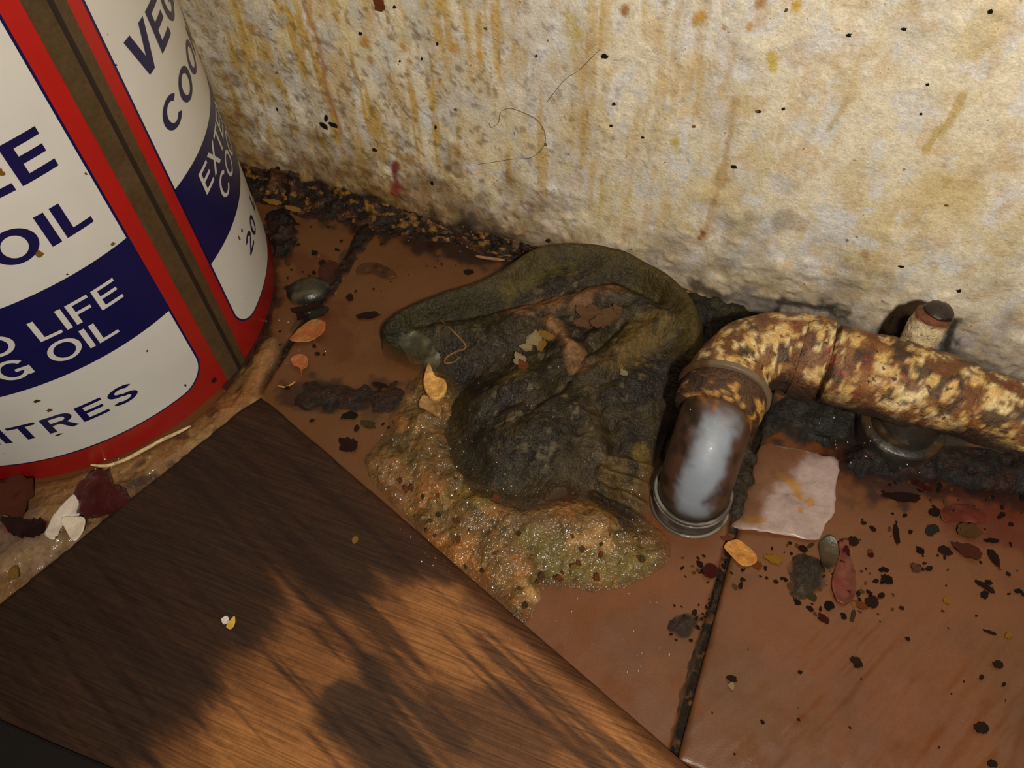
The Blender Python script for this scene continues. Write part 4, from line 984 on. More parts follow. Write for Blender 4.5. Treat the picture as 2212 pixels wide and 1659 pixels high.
# scrap list: name, u, v, w, l, turn, colour, label, category
S = [
 ('chilli_flake', 1936, 1153, 15, 46, -8, 'maroon', 'slim dark red chilli flake standing alone on the tile right of the pale scrap', 'food scrap'),
 ('pepper_skin', 1950, 1074, 72, 22, 0, 'maroon', 'long dark maroon flake on the tile just below the pipe', 'food scrap'),
 ('pepper_strip', 1994, 1050, 50, 14, -28, 'red', 'thin bright red strip touching the grime below the pipe', 'food scrap'),
 ('carrot_piece', 2089, 1192, 56, 28, -22, 'pepper', 'orange-red carrot-like chunk on the tile near the right edge', 'food scrap'),
 ('batter_lump', 2089, 1148, 50, 36, 20, 'tan', 'tan rounded lump right above the orange-red chunk', 'food scrap'),
 ('burnt_bit', 2012, 1146, 30, 22, 35, 'grey', 'curled dark grey bit left of the tan lump', 'food scrap'),
 ('burnt_bit', 1989, 1190, 18, 15, -20, 'black', 'small round black bit left of the orange-red chunk', 'food scrap'),
 ('burnt_bit', 2041, 1190, 30, 22, 10, 'brown', 'dark brown bit touching the left end of the orange-red chunk', 'food scrap'),
 ('burnt_bit', 2142, 1168, 28, 10, 0, 'black', 'narrow black bit right of the tan lump', 'food scrap'),
 ('burnt_bit', 2147, 1204, 20, 36, 15, 'maroon', 'dark red bit to the right of the orange-red chunk', 'food scrap'),
 ('burnt_bit', 2126, 1266, 38, 14, -38, 'maroon', 'long dark red bit below the orange-red chunk', 'food scrap'),
 ('burnt_bit', 1918, 1252, 24, 20, 0, 'black', 'larger of two black bits right of the red pepper strip', 'food scrap'),
 ('burnt_bit', 1908, 1231, 19, 12, 0, 'black', 'smaller upper of two black bits right of the red pepper strip', 'food scrap'),
 ('burnt_bit', 1883, 1301, 24, 26, 0, 'brown', 'blackish brown bit below the two black bits', 'food scrap'),
 ('yellow_bit', 2045, 1298, 14, 15, 30, 'yellow', 'bright yellow bit alone on the bare tile at right', 'food scrap'),
 ('yellow_bit', 2178, 1373, 13, 12, 30, 'yellow', 'bright yellow bit next to the right edge of the picture', 'food scrap'),
 ('pepper_end', 1821, 1184, 24, 42, 10, 'red', 'dark red shred at the top of the orange-red pepper strip', 'food scrap'),
 ('pepper_end', 1822, 1288, 34, 22, 20, 'red', 'dark red shred at the bottom of the orange-red pepper strip', 'food scrap'),
 ('chilli_flake', 1781, 1338, 27, 16, -30, 'red', 'red flake lowest under the burnt scrap', 'food scrap'),
 ('burnt_bit', 1823, 1331, 13, 14, 0, 'maroon', 'small dark red bit right of the lowest red flake', 'food scrap'),
 ('herb_bit', 1843, 1331, 10, 28, -25, 'olive', 'short olive stalk under the pepper strip', 'food scrap'),
 ('herb_bit', 1790, 1309, 20, 20, 30, 'black', 'black-green bit above the lowest red flake', 'food scrap'),
 ('orange_bit', 1857, 1307, 28, 16, -25, 'orange', 'orange bit at the foot of the pepper strip', 'food scrap'),
 ('herb_bit', 1755, 1290, 24, 16, -30, 'olive', 'dark olive bit at the lower edge of the burnt scrap', 'food scrap'),
 ('burnt_bit', 1723, 1301, 14, 13, 0, 'black', 'small black bit just below the burnt scrap', 'food scrap'),
 ('orange_bit', 1746, 1200, 18, 18, 0, 'gold', 'orange-yellow bit on top edge of the burnt scrap', 'food scrap'),
 ('burnt_bit', 1735, 1186, 22, 16, 0, 'maroon', 'dark maroon bit under the lower edge of the pale scrap', 'food scrap'),
 ('burnt_bit', 1841, 1170, 24, 20, 0, 'brown', 'brown bit right of the curled olive scrap', 'food scrap'),
 ('tan_bit', 1979, 1227, 20, 20, 0, 'tan', 'tan blot between the black bits and the orange-red chunk', 'food scrap'),
 ('burnt_bit', 2019, 1106, 26, 18, 30, 'maroon', 'maroon bit between the long maroon flake and the broad skin scrap', 'food scrap'),
 ('berry', 1534, 1236, 36, 34, 0, 'red', 'shiny dark red berry-like bit at the top of the grout line', 'food scrap'),
 ('berry_stalk', 1512, 1219, 20, 12, -40, 'maroon', 'pointed dark red tip beside the shiny berry-like bit', 'food scrap'),
 ('yellow_flake', 1672, 1208, 36, 22, -10, 'yellow', 'small yellow flake between the large yellow flake and the burnt scrap', 'food scrap'),
 ('yellow_flake', 1636, 1221, 26, 18, -30, 'orange', 'little orange flake at the lower tip of the large yellow flake', 'food scrap'),
 ('soil_bit', 1580, 1466, 24, 13, 0, 'brown', 'dark brown bit on the tile right of the grout line', 'dirt'),
 ('white_bit', 1580, 1482, 12, 18, 0, 'cream', 'whitish bit directly below a dark brown bit near the grout line', 'food scrap'),
 ('soil_bit', 1851, 1430, 22, 24, 20, 'brown', 'brown double bit in the middle of the large right tile', 'dirt'),
 ('soil_bit', 2156, 1436, 18, 16, 0, 'brown', 'dark bit on the tile by the right edge, above the bright streaks', 'dirt'),
 ('soil_bit', 2120, 1573, 26, 22, 0, 'brown', 'dark bit amid the bright streaks of the right tile', 'dirt'),
 ('soil_bit', 2143, 1650, 18, 16, 0, 'brown', 'dark bit at the very bottom edge on the right', 'dirt'),
 ('splinter', 2138, 1366, 24, 7, -18, 'brown', 'short brown splinter left of the rightmost yellow bit', 'splinter'),
 ('orange_bit', 1570, 1163, 22, 10, -10, 'orange', 'small orange bit right under the floor socket', 'food scrap'),
 ('tan_bit', 1553, 1135, 10, 24, -25, 'gold', 'short tan stick leaning at the right of the floor socket', 'food scrap'),
 # left half
 ('yellow_flake', 590, 437, 40, 15, -12, 'gold', 'yellow flake lying on the black grime beside the tin', 'food scrap'),
 ('yellow_flake', 634, 452, 36, 14, -20, 'gold', 'second yellow flake on the black grime, right of the first', 'food scrap'),
 ('yellow_bit', 582, 567, 13, 12, 0, 'gold', 'tiny yellow bit against the side of the tin', 'food scrap'),
 ('yellow_bit', 802, 480, 20, 8, 45, 'gold', 'small tan sliver at the top of the left floor joint', 'food scrap'),
 ('red_bit', 1013, 588, 22, 14, 0, 'maroon', 'dark red bit near the upper edge of the rag heap', 'food scrap'),
 ('red_bit', 795, 682, 42, 18, 10, 'maroon', 'dark maroon smear-like bit left of the rag heap tip', 'food scrap'),
 ('red_bit', 756, 643, 18, 20, 0, 'maroon', 'dark maroon bit right of the dark glossy shell', 'food scrap'),
 ('red_bit', 697, 568, 18, 16, 0, 'maroon', 'round dark red bit above the dark glossy shell', 'food scrap'),
 ('burnt_bit', 755, 898, 30, 20, 0, 'black', 'black-green lump on the tile right of the board corner', 'food scrap'),
 ('burnt_bit', 795, 917, 30, 16, -20, 'olive', 'dark green bit by the grease right of the board', 'food scrap'),
 ('red_bit', 756, 962, 44, 32, 0, 'maroon', 'dark maroon lump at the edge of the board', 'food scrap'),
 ('red_bit', 822, 832, 36, 12, -10, 'maroon', 'long dark maroon bit left of the tan chip', 'food scrap'),
 ('red_bit', 828, 860, 36, 22, 0, 'maroon', 'dark maroon wet lump below left of the tan chip', 'food scrap'),
 ('orange_bit', 952, 892, 9, 9, 0, 'orange', 'tiny bright orange grain below the tan chip', 'food scrap'),
 ('white_lump', 768, 1166, 14, 16, 0, 'gold', 'tiny tan grain near the middle of the dark board', 'food scrap'),
]
for (nm, u, v, w, l, a, c, lab, cat) in S:
    onb = nm == 'white_lump'
    scrap(nm if not onb else 'tan_grain', u, v, w, l, a, c, lab, cat, None, BT + 0.0002 if onb else (0.010 if (400 < v < 470 and u < 700) else 0.0004), 0.6 if nm in ('berry', 'batter_lump', 'carrot_piece') else 0.25, 6 if nm == 'berry' else None)

def sheer(c2, a0, a1, f=120):
    return lambda X, Y, col: np.concatenate([mixc(col, c2, ss(0.0, 0.4, fbm(X * f, Y * f, 5.0, 3)) * 0.8), (a0 + (a1 - a0) * ss(-0.2, 0.4, fbm(X * f, Y * f, 35.0, 3)))[..., None]], -1)
def flatc(c2, f=120, a=0.8):
    return lambda X, Y, col: mixc(col, c2, ss(0.0, 0.4, fbm(X * f, Y * f, 5.0, 3)) * a)
leaf('yellow_flake', [(1562, 1182), (1590, 1168), (1610, 1180), (1630, 1198), (1632, 1218), (1605, 1226), (1585, 1210)], 0.0, 0.0006, (180, 122, 46), 'large orange-yellow flake on the tile under the pale scrap', 'food scrap', None, 0.001, None, 0.001, 4, flatc((170, 96, 36)))
leaf('herb_leaf', [(1768, 1175), (1790, 1162), (1806, 1175), (1808, 1205), (1795, 1230), (1775, 1232), (1770, 1200)], 0.0, 0.0030, (66, 54, 29), 'curled olive-brown leaf scrap at the corner of the pale scrap', 'food scrap', None, 0.0008, M['film'], 0.0008, 6, sheer((34, 28, 17), 0.5, 0.95))
leaf('pepper_skin', [(628, 738), (650, 712), (680, 695), (704, 702), (700, 722), (672, 738), (645, 742)], 0.001, 0.001, (150, 98, 42), 'amber pepper skin below the dark glossy shell', 'food scrap', None, 0.001, None, 0.0015, 8, flatc((160, 76, 32)))
leaf('pepper_bit', [(632, 778), (650, 770), (666, 778), (664, 796), (656, 800), (655, 820), (648, 798), (634, 792)], 0.001, 0.0016, (160, 88, 44), 'orange tailed bit on the tile above the board corner', 'food scrap', None, 0.0012, None, 0.001, 9)
leaf('tan_chip', [(928, 798), (940, 815), (962, 828), (966, 850), (945, 872), (925, 858), (916, 830)], 0.008, 0.003, (206, 156, 84), 'tan bread-like chip at the left edge of the rag heap', 'food scrap', None, 0.0035, None, 0.002, 10, flatc((180, 126, 60), 200))
leaf('tan_chip', [(915, 860), (940, 870), (955, 885), (948, 905), (925, 890), (905, 880)], 0.006, 0.002, (150, 112, 62), 'duller wet chip right below the tan bread-like chip', 'food scrap', None, 0.003, None, 0.002, 11, flatc((120, 88, 48), 200))
leaf('film_scrap', [(862, 722), (880, 730), (898, 722), (928, 735), (940, 760), (952, 775), (948, 800), (925, 815), (915, 795), (890, 792), (878, 770), (866, 750)], 0.015, 0.002, (104, 100, 70), 'greyish see-through film stuck to the left tip of the rag heap', 'film', None, 0.0006, M['film'], 0.003, 12, lambda X, Y, col: np.concatenate([mixc(col, (150, 148, 136), ss(0.0, 0.4, fbm(X * 150, Y * 150, 5.0, 3)) * 0.7), (0.10 + 0.45 * ss(-0.1, 0.4, fbm(X * 120, Y * 120, 15.0, 3)))[..., None]], -1))
leaf('tomato_skin', [(2028, 1110), (2050, 1095), (2090, 1092), (2120, 1105), (2130, 1125), (2105, 1132), (2070, 1128), (2040, 1130)], 0.0, 0.0006, (110, 44, 28), 'broad reddish-brown skin scrap above the tan lump at right', 'food scrap', None, 0.0006, M['film'], 0.0010, 41, sheer((84, 30, 20), 0.35, 0.85))
leaf('pepper_piece', [(1812, 1170), (1830, 1168), (1834, 1200), (1846, 1240), (1845, 1285), (1825, 1308), (1805, 1298), (1795, 1265), (1802, 1230), (1812, 1200)], 0.0, 0.0006, (106, 46, 27), 'upright orange-red strip of pepper beside the burnt scrap', 'food scrap', None, 0.0007, M['film'], 0.0012, 43, sheer((100, 30, 22), 0.5, 0.95))
leaf('pepper_skin', [(770, 592), (780, 575), (810, 570), (840, 582), (858, 598), (830, 602), (800, 592)], 0.0, 0.0005, (84, 50, 28), 'thin see-through brown skin lying on the tile above the rag heap', 'food scrap', None, 0.0005, M['film'], 0.0008, 45, sheer((50, 28, 18), 0.2, 0.8))
leaf('red_skin', [(690, 580), (712, 565), (738, 580), (735, 608), (710, 615), (692, 602)], 0.0, 0.0005, (64, 26, 20), 'flat dark red skin by the left floor joint', 'food scrap', None, 0.0005, M['film'], 0.0008, 47, sheer((44, 20, 16), 0.3, 0.8))
# dark shell beside the tin
def shell():
    root = empty('dark_shell', tuple(fl(668, 640)) + (0.0,))
    tag(root, 'dark glossy grey-green shell with a purple inside, near the tin', 'shell')
    n, k = 30, 24
    A, B_ = np.meshgrid(np.linspace(0, 2 * math.pi, n, endpoint=False), np.linspace(0.02, 1, k), indexing='ij')
    r = B_; x = 0.0165 * r * np.cos(A) * (1 + 0.12 * np.sin(A)); y = 0.0125 * r * np.sin(A); z = 0.0085 * np.sqrt(np.clip(1 - r ** 2.4, 0, 1)) + 0.0007 * fbm(x * 200, y * 200, 3.0, 3)
    col = np.zeros(x.shape + (3,)) + s2l((62, 58, 44)); col = mixc(col, (34, 32, 26), ss(0.2, 0.9, r)); col = mixc(col, (84, 78, 58), ss(0.0, 0.5, fbm(x * 120, y * 300, 2.0, 3)) * 0.7)
    c = fl(664, 622, 0.006) - fl(668, 640); rt = 0.55
    Q = np.stack([c[0] + x * math.cos(rt) - y * math.sin(rt), c[1] + x * math.sin(rt) + y * math.cos(rt), z + 0.0012], -1)
    link('shell_back', mesh_from('shell_back', Q, grid_faces(n, k, True, False), col), M['shell'], root)
    for nm, u, v, sx, sy, sz, colr in (('shell_inside', 672, 668, 0.022, 0.010, 0.007, 'maroon'), ('shell_rim', 690, 674, 0.017, 0.006, 0.005, 'grey')):
        q = fl(u, v, 0.003) - fl(668, 640); o = link(nm, lump(3, colr), None, root); o.location = (q[0], q[1], 0.0028); o.scale = (sx, sy, sz); o.rotation_euler = (0, 0, 0.75)
shell()

bpy.context.view_layer.update()
_dg = bpy.context.evaluated_depsgraph_get()
def surf(u, v):
    """the surface point seen at u, v"""
    r = ray(u, v); d = Vector(r).normalized()
    ok, loc, *_ = SC.ray_cast(_dg, Vector((0, 0, CAM_H)) + d * 0.05, d)
    return np.array(loc) if ok else np.append(fl(u, v), 0.0)
# on the rag heap
def on_mound(name, bits, label, cat, group=None, zz=0.030):
    p0 = surf(bits[0][1], bits[0][2])
    root = empty(name, tuple(p0)); tag(root, label, cat, group)
    for (pn, u, v, w, l, a, c, dz) in bits:
        p = surf(u, v); s = px_size(u, v, p[2]); q = p - p0
        o = link(pn, lump(random.randrange(6), c), None, root); o.location = (q[0], q[1], q[2] + min(w, l) * s * 0.25); o.scale = (w * s * 1.25, l * s * 1.25, min(w, l) * s * 1.0); o.rotation_euler = (0.2, 0.1, math.radians(a))
on_mound('popped_crumb', [('crumb', 1153, 735, 22, 30, 10, 'cream', 0.002), ('crumb', 1138, 752, 20, 14, 20, 'cream', 0.001), ('crumb', 1170, 748, 16, 22, -20, 'gold', 0.001), ('crumb', 1181, 728, 26, 14, -10, 'gold', 0.001)], 'cream crumbly cluster in the middle of the rag heap', 'food scrap', None, 0.026)
on_mound('batter_crumb', [('crumb', 1125, 780, 22, 20, 0, 'cream', 0.001), ('crust', 1132, 792, 18, 16, 0, 'orange', 0.0)], 'small orange-and-cream crumb just below the crumbly cluster', 'food scrap', None, 0.022)
on_mound('meat_lump', [('lump', 1280, 690, 50, 34, 20, 'pink', 0.0), ('lump', 1315, 680, 30, 24, 0, 'pink', 0.0), ('lump', 1300, 698, 34, 24, 40, 'pink', 0.0), ('lump', 1260, 700, 28, 22, 0, 'pink', 0.0), ('lump', 1335, 672, 18, 16, 0, 'pink', 0.0), ('lump', 1275, 676, 26, 20, 60, 'pink', 0.0)], 'pinkish-brown knobbly lump high on the rag heap', 'food scrap', None, 0.034)
on_mound('white_grain', [('grain', 1349, 807, 14, 10, 0, 'cream', 0.0)], 'single pale grain on the dark right side of the rag heap', 'food scrap', None, 0.030)
on_mound('orange_grain', [('grain', 1073, 1076, 12, 10, 0, 'orange', 0.0)], 'single orange grain at the front edge of the rag heap', 'food scrap', None, 0.022)
strand('curly_strand', [(950, 690), (975, 712), (1000, 738), (1005, 752), (985, 760), (965, 772), (962, 784), (980, 782), (995, 770)], 0.0008, 'tan', 'curly yellow-brown strand looped on the left side of the rag heap', 'strand', None, 'surf')
strand('white_strand', [(196, 1004), (230, 1006), (270, 993), (310, 972), (350, 950), (385, 934), (412, 920)], 0.0013, 'cream', 'long off-white strand lying along the foot of the oil tin', 'strand', None, 'surf')
strand('pale_fibre', [(600, 833), (615, 836), (628, 831), (638, 824)], 0.0007, 'gold', 'short pale curved fibre above the board corner', 'strand')
strand('straw_splinter', [(1028, 553), (1050, 557), (1090, 562)], 0.0013, 'pink', 'pale straw splinter at the upper left edge of the rag heap', 'strand', None, 'surf')

# between tin and board
def scrap3(name, u, v, z, w, l, h, a, colour, label, cat, variant=1):
    o = link(name, lump(variant, colour)); p = fl(u, v, z); o.location = (p[0], p[1], z); o.scale = (w, l, h); o.rotation_euler = (0, 0, math.radians(a)); tag(o, label, cat); return o
scrap3('tomato_piece', 205, 1065, 0.010, 0.024, 0.032, 0.016, 20, 'tomato', 'wet dark red tomato piece between the oil tin and the board', 'food scrap', 2)
scrap3('tomato_piece', 250, 1085, 0.009, 0.024, 0.016, 0.010, -30, 'tomato', 'darker red shred right of the wet tomato piece', 'food scrap', 4)
scrap3('red_shred', 40, 1138, 0.008, 0.020, 0.010, 0.007, 0, 'maroon', 'dark red shred left of the white plastic bits', 'food scrap', 5)
scrap3('red_shred', 78, 1140, 0.008, 0.014, 0.012, 0.007, 30, 'maroon', 'dark red shred touching the white plastic bits', 'food scrap', 3)
scrap3('orange_lump', 28, 1068, 0.009, 0.030, 0.026, 0.008, 0, 'pepper', 'orange-brown hollow lump under the tin at the left edge', 'food scrap', 2)
scrap3('yellow_bit', 30, 1237, 0.009, 0.006, 0.008, 0.005, 30, 'gold', 'small yellow bit in the grease at far left', 'food scrap', 2)
leaf('white_chip', [(102, 1160), (112, 1130), (140, 1095), (165, 1075), (176, 1090), (172, 1115), (140, 1122), (130, 1150), (122, 1170)], 0.010, 0.002, (206, 190, 176), 'bent white plastic chip by the red tomato piece', 'plastic chip', None, 0.0012, M['film'], 0.0015, 21)
leaf('white_chip', [(138, 1125), (165, 1120), (186, 1122), (182, 1150), (165, 1172), (150, 1158)], 0.010, 0.0015, (214, 198, 176), 'smaller white plastic chip against the edge of the board', 'plastic chip', None, 0.0014, M['film'], 0.001, 22)
# on the board
leaf('white_flake', [(480, 1338), (492, 1332), (496, 1344), (484, 1350)], BT + 0.0006, 0.0003, (214, 206, 196), 'tiny white flake on the dark part of the board', 'food scrap', None, 0.0006, None, 0.0003, 31)
leaf('yellow_flake', [(494, 1346), (508, 1332), (508, 1348), (500, 1360), (490, 1356)], BT + 0.0006, 0.0003, (200, 160, 62), 'tiny yellow flake beside the white flake on the board', 'food scrap', None, 0.0006, None, 0.0003, 32)

# near-black flat slab over the very lower left of the board
def dark_slab():
    P = np.array([fl(u, v, BT + 0.004) for (u, v) in [(-90, 1520), (0, 1556), (110, 1605), (260, 1668), (420, 1740)]] + [np.array([-0.26, -0.17]), np.array([-0.50, -0.10]), np.array([-0.52, 0.06])])
    b = bmesh.new(); vs = [b.verts.new((p[0], p[1], BT + 0.0006)) for p in P]; f = b.faces.new(vs)
    r = bmesh.ops.extrude_face_region(b, geom=[f]); bmesh.ops.translate(b, verts=[g for g in r['geom'] if isinstance(g, bmesh.types.BMVert)], vec=(0, 0, 0.0035))
    bmesh.ops.bevel(b, geom=[e for e in b.edges], offset=0.0008, segments=2, affect='EDGES')
    bmesh.ops.recalc_face_normals(b, faces=b.faces)
    me = bpy.data.meshes.new('dark_slab'); b.to_mesh(me); b.free()
    o = link('dark_slab', me, vmat('near_black', 0.6, [(60, 3, 0.001, ((20, 300, 20), (0, 0, 0.4)))], 0.0, ((80, 0.3),), base=(26, 17, 15)))
    tag(o, 'near-black flat slab at the bottom left corner of the board', 'mat')
dark_slab()

# ------------------------------------------------------------------ loose crumbs
HUE = {'maroon': 'dark red', 'gold': 'golden', 'olive': 'olive green', 'brown': 'dark brown'}
def scatter(name, n, poly, colours, smin, smax, label, group, cat='crumb', z=0.0003, seed=1, avoid=None):
    rg = random.Random(seed); P = np.array([fl(u, v) for u, v in poly]); lo, hi = P.min(0), P.max(0); k = 0; tries = 0
    while k < n and tries < n * 40:
        tries += 1
        x, y = rg.uniform(lo[0], hi[0]), rg.uniform(lo[1], hi[1])
        if sdpoly(np.array([x]), np.array([y]), P)[0] < 0: continue
        s = rg.uniform(smin, smax) * (0.6 + 0.7 * rg.random() ** 2)
        cc = rg.choice(colours); o = link(name, lump(rg.randrange(6), cc))
        zz = z(x, y) if callable(z) else z
        o.location = (x, y, zz + s * 0.12); o.scale = (s, s * rg.uniform(0.5, 1.0), s * 0.4); o.rotation_euler = (0, 0, rg.uniform(0, 6.28))
        tag(o, label.replace('tiny dark', 'tiny').replace('tiny', 'tiny ' + HUE.get(cc, cc), 1), cat, group); k += 1
scatter('crumb', 70, [(1640, 1180), (1830, 1150), (1900, 1090), (2212, 1090), (2212, 1290), (1990, 1330), (1830, 1350), (1700, 1300)], ['black', 'brown', 'brown', 'maroon', 'tan'], 0.0018, 0.0036, 'tiny loose crumb among the food scraps on the right tile', 'crumbs among the scraps at right', seed=3)
scatter('crumb', 22, [(1570, 1290), (2200, 1330), (2200, 1650), (1510, 1640)], ['brown', 'maroon', 'brown'], 0.0010, 0.0020, 'tiny dark speck on the bare lower part of the right tile', 'specks on the bare right tile', 'speck', seed=5)
scatter('crumb', 40, [(600, 480), (760, 490), (700, 610), (700, 800), (870, 860), (880, 930), (720, 960), (600, 860), (600, 700)], ['black', 'brown', 'maroon', 'brown'], 0.0020, 0.0045, 'tiny dark crumb on the tile between the tin and the rag heap', 'crumbs between tin and rag', seed=8)
scatter('crumb', 14, [(790, 500), (1020, 560), (850, 650), (740, 640)], ['brown', 'maroon'], 0.0012, 0.0026, 'tiny crumb on the clean tile above the rag heap', 'crumbs above the rag', seed=9)
scatter('crumb', 26, [(1470, 1200), (1660, 1180), (1680, 1260), (1560, 1270), (1480, 1300)], ['brown', 'tan', 'black'], 0.0020, 0.0040, 'tiny crumb around the red berry-like bit', 'crumbs round the berry', seed=11)
scatter('crumb', 60, [(1690, 1170), (1860, 1150), (1920, 1230), (1900, 1320), (1800, 1350), (1720, 1310)], ['black', 'olive', 'gold', 'maroon', 'red', 'tan', 'orange'], 0.0016, 0.0036, 'tiny mixed crumb heaped round the burnt scrap and the pepper strip', 'crumbs round the burnt scrap', seed=13)
scatter('crumb', 36, [(1840, 1020), (2212, 1060), (2212, 1130), (1900, 1090)], ['black', 'maroon', 'brown', 'tan'], 0.0016, 0.0036, 'tiny crumb on the dark tile right below the pipe', 'crumbs below the pipe', seed=14)
scatter('crumb', 30, [(1440, 1310), (1540, 1290), (1520, 1380), (1450, 1390)], ['black', 'brown', 'brown'], 0.0012, 0.0030, 'tiny dark crumb in the clump left of the grout line', 'crumbs by the grout line', seed=15)
# golden batter crumbs caught along the foot of the wall
rg = random.Random(21)
for k in range(80):
    x = rg.uniform(-0.43, -0.06); s = rg.uniform(0.0015, 0.0050); z = abs(rg.gauss(0.006, 0.006)) + 0.001
    y = WALL_Y - 0.005 - max(0.0, 0.016 - z) * rg.uniform(0.4, 1.3) - (0.003 if z < 0.01 else 0)
    o = link('batter_crumb', lump(rg.randrange(6), cc := rg.choice(['gold', 'tan', 'tan', 'brown', 'yellow'])))
    o.location = (x, y, z); o.scale = (s, s * 0.8, s * 0.7); o.rotation_euler = (rg.uniform(0, 6), rg.uniform(0, 6), rg.uniform(0, 6))
    tag(o, 'tiny ' + HUE.get(cc, cc) + ' batter crumb stuck along the foot of the wall', 'crumb', 'batter crumbs along the wall foot')
# grains in the grease
for k in range(70):
    while True:
        u, v = rg.uniform(820, 1440), rg.uniform(880, 1310)
        if sdpoly(np.array([u]), np.array([v]), np.array(PUDDLE, float))[0] > 12 and sdpoly(np.array([u]), np.array([v]), np.array(MOUND, float))[0] < -8: break
    p = fl(u, v, 0.007); s = rg.uniform(0.0016, 0.0042)
    o = link('grease_grain', lump(rg.randrange(6), cc := rg.choice(['tan', 'gold', 'tan', 'orange', 'olive', 'cream'])))
    o.location = (p[0], p[1], 0.0065); o.scale = (s, s * 0.8, s * 0.8); o.rotation_euler = (0, 0, rg.uniform(0, 6))
    tag(o, 'tiny ' + HUE.get(cc, cc) + ' grain caught in the amber grease', 'crumb', 'grains in the amber grease')

# ------------------------------------------------------------------ specks, hair and splashes on the wall
def wall_bit(name, u, v, w, h, colour, label, cat='speck', group=None, variant=0):
    p = wl(u, v); y = float(wall_y(np.array([p[0]]), np.array([p[1]]))[0]); q = np.array([p[0], y, p[1] - CAM_H]); s = abs((CR.T @ q)[2]) / FPX
    o = link(name, lump(variant, colour)); o.location = (p[0], y - 0.0006, p[1]); o.scale = (w * s * 0.78, 0.0014, h * s * 0.8); tag(o, label, cat, group); return o
wall_bit('dark_spot', 1307, 119, 17, 15, 'black', 'largest dark round spot high on the middle of the wall')
wall_bit('brown_flake', 822, 12, 34, 38, 'orange', 'brown curled flake on the wall at the top edge', 'flake', None, 3)
wall_bit('dark_spot', 853, 14, 9, 9, 'maroon', 'small dark red spot beside the brown curled flake on the wall')
wall_bit('red_spot', 1328, 221, 9, 10, 'red', 'small bright red spot on the middle of the wall')
wall_bit('brown_spot', 810, 322, 13, 12, 'brown', 'brown spot on the wall below the winged insect-like bit')
for (u, v, w, h) in [(1834, 75, 11, 9), (1953, 62, 11, 8), (1322, 268, 8, 7), (1390, 293, 8, 8), (1693, 234, 8, 6), (2004, 182, 8, 6), (2140, 21, 13, 12), (1947, 574, 13, 6), (2072, 626, 10, 8), (600, 235, 6, 11), (942, 273, 6, 11), (935, 393, 8, 14), (780, 72, 12, 8), (945, 94, 6, 9), (912, 126, 5, 10), (1160, 118, 7, 6), (1640, 239, 10, 9), (1990, 245, 7, 6), (865, 130, 5, 6), (1586, 360, 16, 9)]:
    wall_bit('dark_speck', u, v, w, h, 'black', 'tiny dark speck stuck on the plaster wall', 'speck', 'dark specks on the wall', random.randrange(6))
for (u, v, w, h) in [(600, 155, 7, 7), (1700, 20, 8, 9), (1180, 310, 7, 8), (1050, 60, 8, 8), (985, 235, 9, 7), (1500, 270, 9, 9), (1637, 238, 9, 7), (2045, 443, 10, 6)]:
    wall_bit('amber_spot', u, v, w, h, 'gold', 'tiny amber drip spot on the plaster wall', 'speck', 'amber spots on the wall', random.randrange(6))
def insect():
    p = wl(708, 262); y = float(wall_y(np.array([p[0]]), np.array([p[1]]))[0]); root = empty('insect_like_bit', (p[0], y - 0.001, p[1]))
    tag(root, 'black three-lobed insect-like bit stuck on the wall right of the tin', 'insect')
    for nm, u, v, w, h, a in (('body', 702, 268, 24, 12, 25), ('wing', 722, 266, 26, 9, 10), ('wing', 707, 252, 10, 18, 15)):
        q = wl(u, v); o = link(nm, lump(2, 'black'), None, root); o.location = (q[0] - p[0], -0.0008, q[1] - p[1]); s = 0.00030; o.scale = (w * s, 0.003, h * s); o.rotation_euler = (0, math.radians(a), 0)
insect()
def hair(name, pts, label):
    P = []
    for (u, v) in pts:
        q = wl(u, v); P.append((q[0], float(wall_y(np.array([q[0]]), np.array([q[1]]))[0]) - 0.0022, q[1]))
    P = smooth_loop(P, 8, False)
    o = sweep(name, P, [0.00011] * len(P), M['c_black'], lambda Q, D, d, t: np.ones(Q.shape[:2] + (3,)), (0, 0), n=6, dens=0.002); tag(o, label, 'hair')
hair('hair', [(1060, 260), (1065, 270), (1080, 260), (1085, 238), (1105, 228), (1140, 240), (1165, 255), (1180, 280), (1178, 310), (1150, 335), (1110, 338), (1070, 345), (1035, 350)], 'thin curled dark hair looping on the wall above the rag heap')
hair('hair', [(1300, 100), (1280, 120), (1255, 145), (1225, 165), (1200, 195), (1185, 215)], 'thin straight hair hanging from the largest dark wall spot')
# dried splashes on the tin
def on_can(u, v, w, h, colour, par):
    r = ray(u, v); a = r[:2] @ r[:2]; b = -2 * r[:2] @ CAN_C; c = CAN_C @ CAN_C - CAN_R ** 2; t = (-b - math.sqrt(b * b - 4 * a * c)) / (2 * a); p = r * t; p[2] += CAM_H
    th = math.atan2(p[1] - CAN_C[1], p[0] - CAN_C[0]); s = abs((CR.T @ (p - np.array([0, 0, CAM_H])))[2]) / FPX
    o = link('splash', lump(random.randrange(6), colour), None, par); o.location = p; o.scale = (0.0012, w * s, h * s); o.rotation_euler = (0, 0, th); return o
for (u, v, w, h, c) in [(80, 866, 14, 10, 'pepper'), (108, 886, 14, 11, 'orange'), (128, 938, 16, 6, 'pepper'), (85, 548, 16, 22, 'yellow'), (3, 373, 12, 18, 'yellow'), (243, 527, 9, 8, 'gold'), (318, 758, 5, 6, 'brown'), (400, 832, 5, 8, 'olive'), (462, 822, 12, 12, 'maroon'),
                        (522, 498, 10, 9, 'pepper'), (516, 515, 6, 12, 'orange'), (250, 140, 4, 5, 'brown'), (232, 75, 3, 3, 'tan'), (185, 375, 5, 7, 'gold'), (145, 592, 5, 4, 'pink')]:
    on_can(u, v, w, h, c, can)

